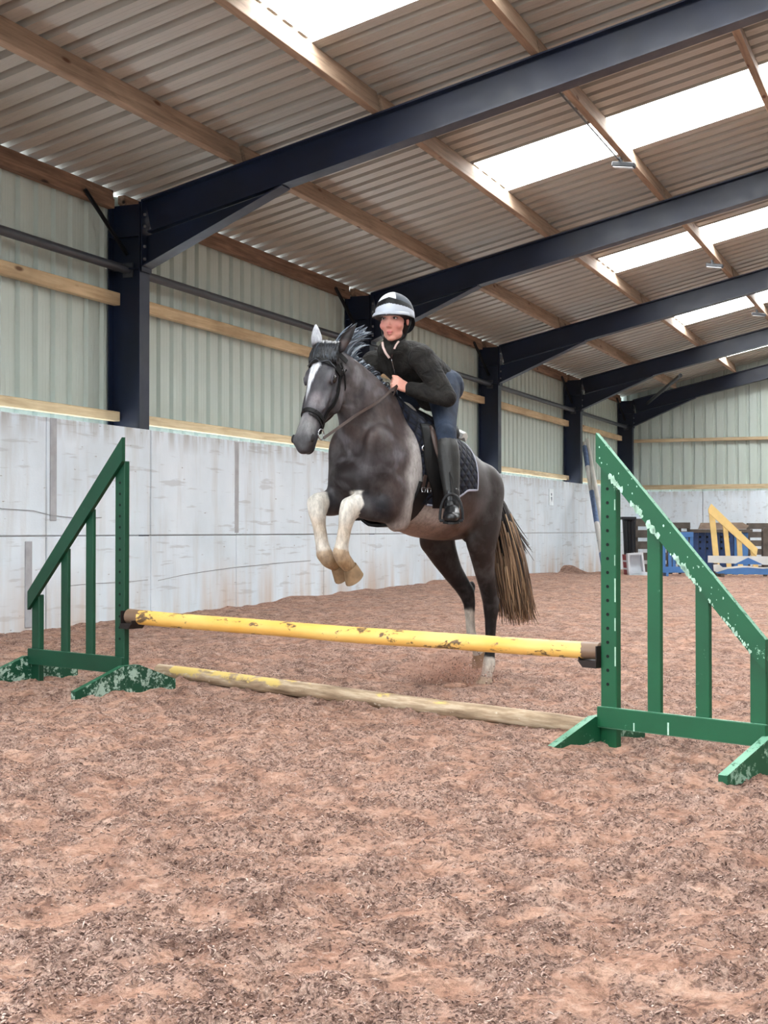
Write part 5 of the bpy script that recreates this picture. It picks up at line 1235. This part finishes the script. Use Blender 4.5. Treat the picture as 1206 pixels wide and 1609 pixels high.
# leaning poles
def lean(p, q, r, mat, label, bands=None):
    p, q = Vector(p), Vector(q); t = empty('leaning_pole', p); tag(t, label, 'pole')
    sub(MB().tube([p.lerp(q, i / 12) for i in range(13)], r, 14), 'shaft', mat, t, smooth=True, auto=50)
    for a, b in bands or []: sub(MB().tube([p.lerp(q, a + (b - a) * i / 4) for i in range(5)], r * 1.03, 14), 'painted_band', M['blue_band'], t, smooth=True, auto=50)
lean(at(960, 905, 27.3), at(922, 692, 32.55), .048, M['grey_pole'], 'plain pale pole leaning at the fourth blue column')
lean(at(950, 902, 28.3), at(917, 697, 32.2), .055, M['grey_pole'], 'pole with blue grey bands leaning beside the plain pale pole', [(.02, .14), (.36, .60), (.80, .97)])
# black bin
t = gear('plastic_bin', 'black ribbed plastic bin behind the red and white tray', 'bin', 988, 903, 29.0); b = MB(); ring = []
for y_, k in ((903, .70), (868, .78), (820, 1.0), (814, 1.06)):
    a, c_ = at(988 - 10.5 * k, y_, 29.0), at(988 + 10.5 * k, y_, 29.0); w = (c_ - a).length / 2; ce = (a + c_) / 2; ring.append([ce + AR * (w * math.cos(u)) + AD * (w * math.sin(u) * 1.1) for u in [2 * PI * i / 20 + .08 * (i % 2) for i in range(20)]])
b.loft(ring); sub(b, 'bin_body', M['black_pl'], t)
for k in range(5): b = MB(); x = 980 + k * 4; b.bar(at(x + 1.2, 868, 28.82 + .0), at(x, 820, 28.74), .028, .02, AR); sub(b, 'rib', M['black_pl'], t)
b = MB(); pbox(b, 976.5, 999.5, 812, 816, 28.66, .75); sub(b, 'rim', M['black_pl'], t)
# pallets
def pallet(x0, x1, y0, y1, dep, label, rows=6, group='weathered wooden pallets', mat='old_wood', vert=False):
    t = gear('wooden_pallet', label, 'pallet', (x0 + x1) / 2, y1, dep, None)
    for k in range(rows):
        b = MB()
        if vert: w = (x1 - x0) / rows; pbox(b, x0 + k * w, x0 + k * w + w * .72, y0, y1, dep, .02)
        else: h = (y1 - y0) / rows; pbox(b, x0, x1, y0 + k * h, y0 + k * h + h * .68, dep, .02)
        sub(b, 'slat', M[mat], t)
    for q in (0, .5, 1):
        b = MB()
        if vert: yy = y0 + (y1 - y0 - 4) * q; pbox(b, x0, x1 - 1, yy, yy + 4, dep + .021, .09)
        else: xx = x0 + (x1 - x0 - 4) * q; pbox(b, xx, xx + 4, y0, y1 - 2, dep + .021, .09)
        sub(b, 'bearer', M[mat], t)
pallet(998, 1052, 815, 904, 29.4, 'brown weathered pallet standing on edge beside the black bin', 5)
pallet(1052, 1084, 821, 904, 30.0, 'grey pallet standing behind the blue gate filler', 6)
pallet(1174, 1225, 822, 903, 29.3, 'grey pallet stood on edge behind the yellow wing', 6)
t = gear('grey_post', 'upright grey timber post before the pallet by the white plank', 'post', 1203, 903, 28.6); b = MB(); pbox(b, 1198.5, 1211, 834, 902, 28.6, .14); sub(b, 'shaft', M['old_wood'], t)
b = MB(); b.prism([at(1198.5, 834, 28.6), at(1211, 834, 28.6), at(1211, 829, 28.6), at(1203, 828, 28.6)], AD * .14); sub(b, 'sloping_top', M['old_wood'], t)
# tray
t = gear('jump_tray', 'white plastic tray filler with a red striped end on the sand', 'jump filler', 998, 905, 27.5)
b = MB(); b.prism([at(977, 871, 27.9), at(985.5, 872, 27.5), at(988, 906, 27.5), at(980, 905, 27.9)], AR * .02 + AD * .03); sub(b, 'red_end', M['red'], t)
for y_ in (880, 892): b = MB(); b.prism([at(977.6 + (y_ - 871) * .09, y_, 27.86), at(986 + (y_ - 871) * .08, y_ + 1, 27.46), at(986.2 + (y_ - 871) * .08, y_ + 3.6, 27.46), at(977.8 + (y_ - 871) * .09, y_ + 2.6, 27.86)], AD * .02); sub(b, 'white_stripe', M['white_pl'], t)
b = MB(); b.prism([at(985, 871, 27.5), at(1008.5, 869.5, 27.5), at(1012, 898, 27.5), at(1021, 901, 27.5), at(1020, 906, 27.5), at(988, 906, 27.5)], AD * .04); sub(b, 'back_board', M['white_pl'], t)
for q in (((985, 871), (1008.5, 869.5), 2.6), ((985.5, 871), (988, 906), 2.6), ((1007, 870), (1010.5, 898), 2.2), ((988, 904), (1020, 904), 3.0)):
    b = MB(); b.bar(at(*q[0], 27.38), at(*q[1], 27.38), .035, .20, AU.cross(AD) if abs(q[0][0] - q[1][0]) < 8 else AU); sub(b, 'rim', M['white_pl'], t)
# blue gate filler
t = gear('gate_filler', 'blue slatted gate filler standing behind the near green wing', 'jump filler', 1080, 903, 27.7)
b = MB(); pbox(b, 1038, 1096, 890.5, 900, 27.7, .05); sub(b, 'bottom_rail', M['blue'], t); b = MB(); pbox(b, 1038, 1089, 836, 844, 27.7, .05); sub(b, 'top_rail', M['blue'], t)
for x in (1040, 1049.5, 1056, 1069, 1076, 1083.5): b = MB(); pbox(b, x, x + 5.2, 844, 890.5, 27.72, .025); sub(b, 'slat', M['blue'], t)
for x in (1046, 1086): b = MB(); pbox(b, x, x + 4, 900, 905.5, 27.6, .3); sub(b, 'foot', M['blue'], t)
# blue board filler with slots, plank and brown board on top
t = gear('board_filler', 'dark blue boarded filler with slots under a grey plank', 'jump filler', 1135, 903, 28.8)
for k in range(8): b = MB(); x = 1086 + k * 11.2; pbox(b, x, x + 10.4, 837, 903, 28.8, .05); sub(b, 'board', M['blue_d'] if k < 6 else M['blue'], t)
for k in range(5):
    for j, y_ in enumerate((842, 850, 860)): b = MB(); x = 1098 + k * 11.2; pbox(b, x, x + 3.0, y_, y_ + 3.4, 28.785, .014, .001); sub(b, 'slot', M['hole'], t)
o = MB(); pbox(o, 1084, 1182, 831.5, 836.8, 28.75, .26); o = o.build('loose_plank', M['old_wood']); tag(o, 'grey plank lying flat across the top of the blue boarded filler', 'plank')
o = MB(); o.prism([at(1097, 831.2, 29.02), at(1172, 831.2, 29.02), at(1176, 826, 29.05), at(1166, 821, 29.08), at(1101, 821.5, 29.08)], AD * .05); o = o.build('brown_board', M['brown_wood']); tag(o, 'brown board with cut corners upright behind the yellow wing', 'board')
# yellow wing
t = gear('yellow_wing', 'yellow wing stand leaning behind the white plank', 'jump stand', 1145, 903, 28.2)
def yb(p, q, w, nm, dep=28.2, th=.03): b = MB(); b.bar(at(*p, dep), at(*q, dep + .0), w, th, AR); sub(b, nm, M['yellow'], t)
yb((1117, 800), (1127, 903), .115, 'post'); yb((1137.5, 815), (1146, 903), .095, 'slat'); yb((1160, 835), (1163.5, 903), .10, 'slat'); yb((1181, 860), (1189, 903), .10, 'post')
b = MB(); b.prism([at(1112.5, 800, 28.16), at(1117, 791.5, 28.16), at(1190, 862, 28.16), at(1188, 874, 28.16), at(1178, 864, 28.16), at(1113, 806, 28.16)], AD * .035); sub(b, 'diagonal_rail', M['yellow'], t)
# planks in front
t = gear('white_plank', 'white painted jump plank with a blue triangle, propped low', 'jump plank', 1165, 905, 27.4)
b = MB(); b.prism([at(1112, 873, 27.4), at(1262, 875, 27.4), at(1262, 888, 27.4), at(1200, 887.5, 27.4), at(1112, 884, 27.4)], AD * .03); sub(b, 'board', M['white_p'], t)
b = MB(); b.prism([at(1154, 886.4, 27.392), at(1175, 876.2, 27.392), at(1198, 886.9, 27.392)], AD * .008); sub(b, 'blue_triangle', M['blue'], t)
for x in (1122, 1200): b = MB(); pbox(b, x, x + 5, 885, 905.5, 27.46, .08); sub(b, 'prop', M['old_wood'], t)
t = gear('blue_plank', 'blue jump plank with a white wavy edge below the white plank', 'jump plank', 1170, 905, 27.2)
b = MB(); b.prism([at(1124, 900, 27.2), at(1128, 891, 27.2), at(1262, 892, 27.2), at(1262, 903.5, 27.2), at(1130, 902, 27.2)], AD * .03); sub(b, 'board', M['blue'], t)
b = MB(); b.prism([at(1120, 887, 27.19), at(1129, 886.6, 27.19)] + [at(1135 + i * 8, 890.2 + 1.3 * math.cos(i * .8), 27.19) for i in range(16)] + [at(1262, 893.5, 27.19)] + [at(1255 - i * 8, 892.6 + 1.0 * math.cos(i * .9), 27.19) for i in range(15)] + [at(1126, 899, 27.19), at(1121, 897, 27.19)], AD * .01); sub(b, 'white_edge', M['white_p'], t)
for x in (1132, 1215): b = MB(); pbox(b, x, x + 6, 901.5, 906.5, 27.1, .3); sub(b, 'foot', M['old_wood'], t)
o = MB(); o.ell(at(1089, 902.5, 27.4), (.075, .07, .05)); o = o.build('pale_stone', simple('pale_stone', (176, 172, 170), .9), None, True); tag(o, 'pale stone on the sand by the foot of the blue gate filler', 'stone')

# ================================================================== sand thrown up by the hind hoof
r = random.Random(23); sp = MB(); hx = HO + Matrix.Rotation(HA, 3, 'Z') @ Vector((.05, .12, .03)); cam_r = AR
for i in range(2600):
    a = r.random(); side_ = r.gauss(-.14, .16); up = abs(r.gauss(0, .075)) * (1.2 if side_ < 0 else .7); p = hx + AR * side_ + AD * r.gauss(0, .09); p.z = gz(p.x, p.y) + .01 + up * (1 if abs(side_) < .35 else .5)
    s = .0012 + .0055 * r.random() ** 3
    d = [Vector((r.uniform(-1, 1), r.uniform(-1, 1), r.uniform(-1, 1))) * s * 1.5 for _ in range(4)]; sp.add([p + q for q in d], [(0, 1, 2), (0, 3, 1), (0, 2, 3), (1, 3, 2)])
o = sp.build('sand_spray', M['clod']); tag(o, 'spray of sand kicked up around the planted hind hoof', 'sand', kind='stuff')
heap = MB()
for i in range(9):
    p = hx + AR * r.uniform(-.26, .08) + AD * r.uniform(-.12, .10); p.z = gz(p.x, p.y) + .0; heap.ell(p, (r.uniform(.06, .11), r.uniform(.05, .09), r.uniform(.015, .028)), None, 14, 8)
o = fuse(heap, .012, 3, 'sand_heap', M['sand']); tag(o, 'low heap of loosened sand around the planted hind hoof', 'sand', kind='stuff')
dv = bpy.data.materials.new('dust'); dv.use_nodes = True; tn = dv.node_tree; tn.nodes.remove(tn.nodes['Principled BSDF']); vp = tn.nodes.new('ShaderNodeVolumePrincipled'); vp.inputs['Color'].default_value = lin(206, 164, 144)
tc = tn.nodes.new('ShaderNodeTexCoord'); gr_ = tn.nodes.new('ShaderNodeTexGradient'); gr_.gradient_type = 'SPHERICAL'; no = tn.nodes.new('ShaderNodeTexNoise'); no.inputs['Scale'].default_value = 3.2; no.inputs['Detail'].default_value = 3
mu = tn.nodes.new('ShaderNodeMath'); mu.operation = 'MULTIPLY'; m2 = tn.nodes.new('ShaderNodeMath'); m2.operation = 'MULTIPLY'; m2.inputs[1].default_value = 26.0; m3 = tn.nodes.new('ShaderNodeMath'); m3.operation = 'POWER'; m3.inputs[1].default_value = 2.0
tn.links.new(tc.outputs['Object'], gr_.inputs[0]); tn.links.new(tc.outputs['Object'], no.inputs['Vector']); tn.links.new(no.outputs[0], m3.inputs[0]); tn.links.new(gr_.outputs[1], mu.inputs[0]); tn.links.new(m3.outputs[0], mu.inputs[1]); tn.links.new(mu.outputs[0], m2.inputs[0]); tn.links.new(m2.outputs[0], vp.inputs['Density']); tn.links.new(vp.outputs[0], tn.nodes['Material Output'].inputs['Volume'])
du = MB().ell((0, 0, 0), (1, 1, 1), None, 20, 12).build('dust', dv); q = hx - AR * .20 + AD * .04; du.location = (q.x, q.y, .13); du.scale = (.34, .20, .16); du.rotation_euler = (0, 0, YAW); tag(du, 'small puff of brown dust behind the planted hind hoof', 'dust', kind='stuff')
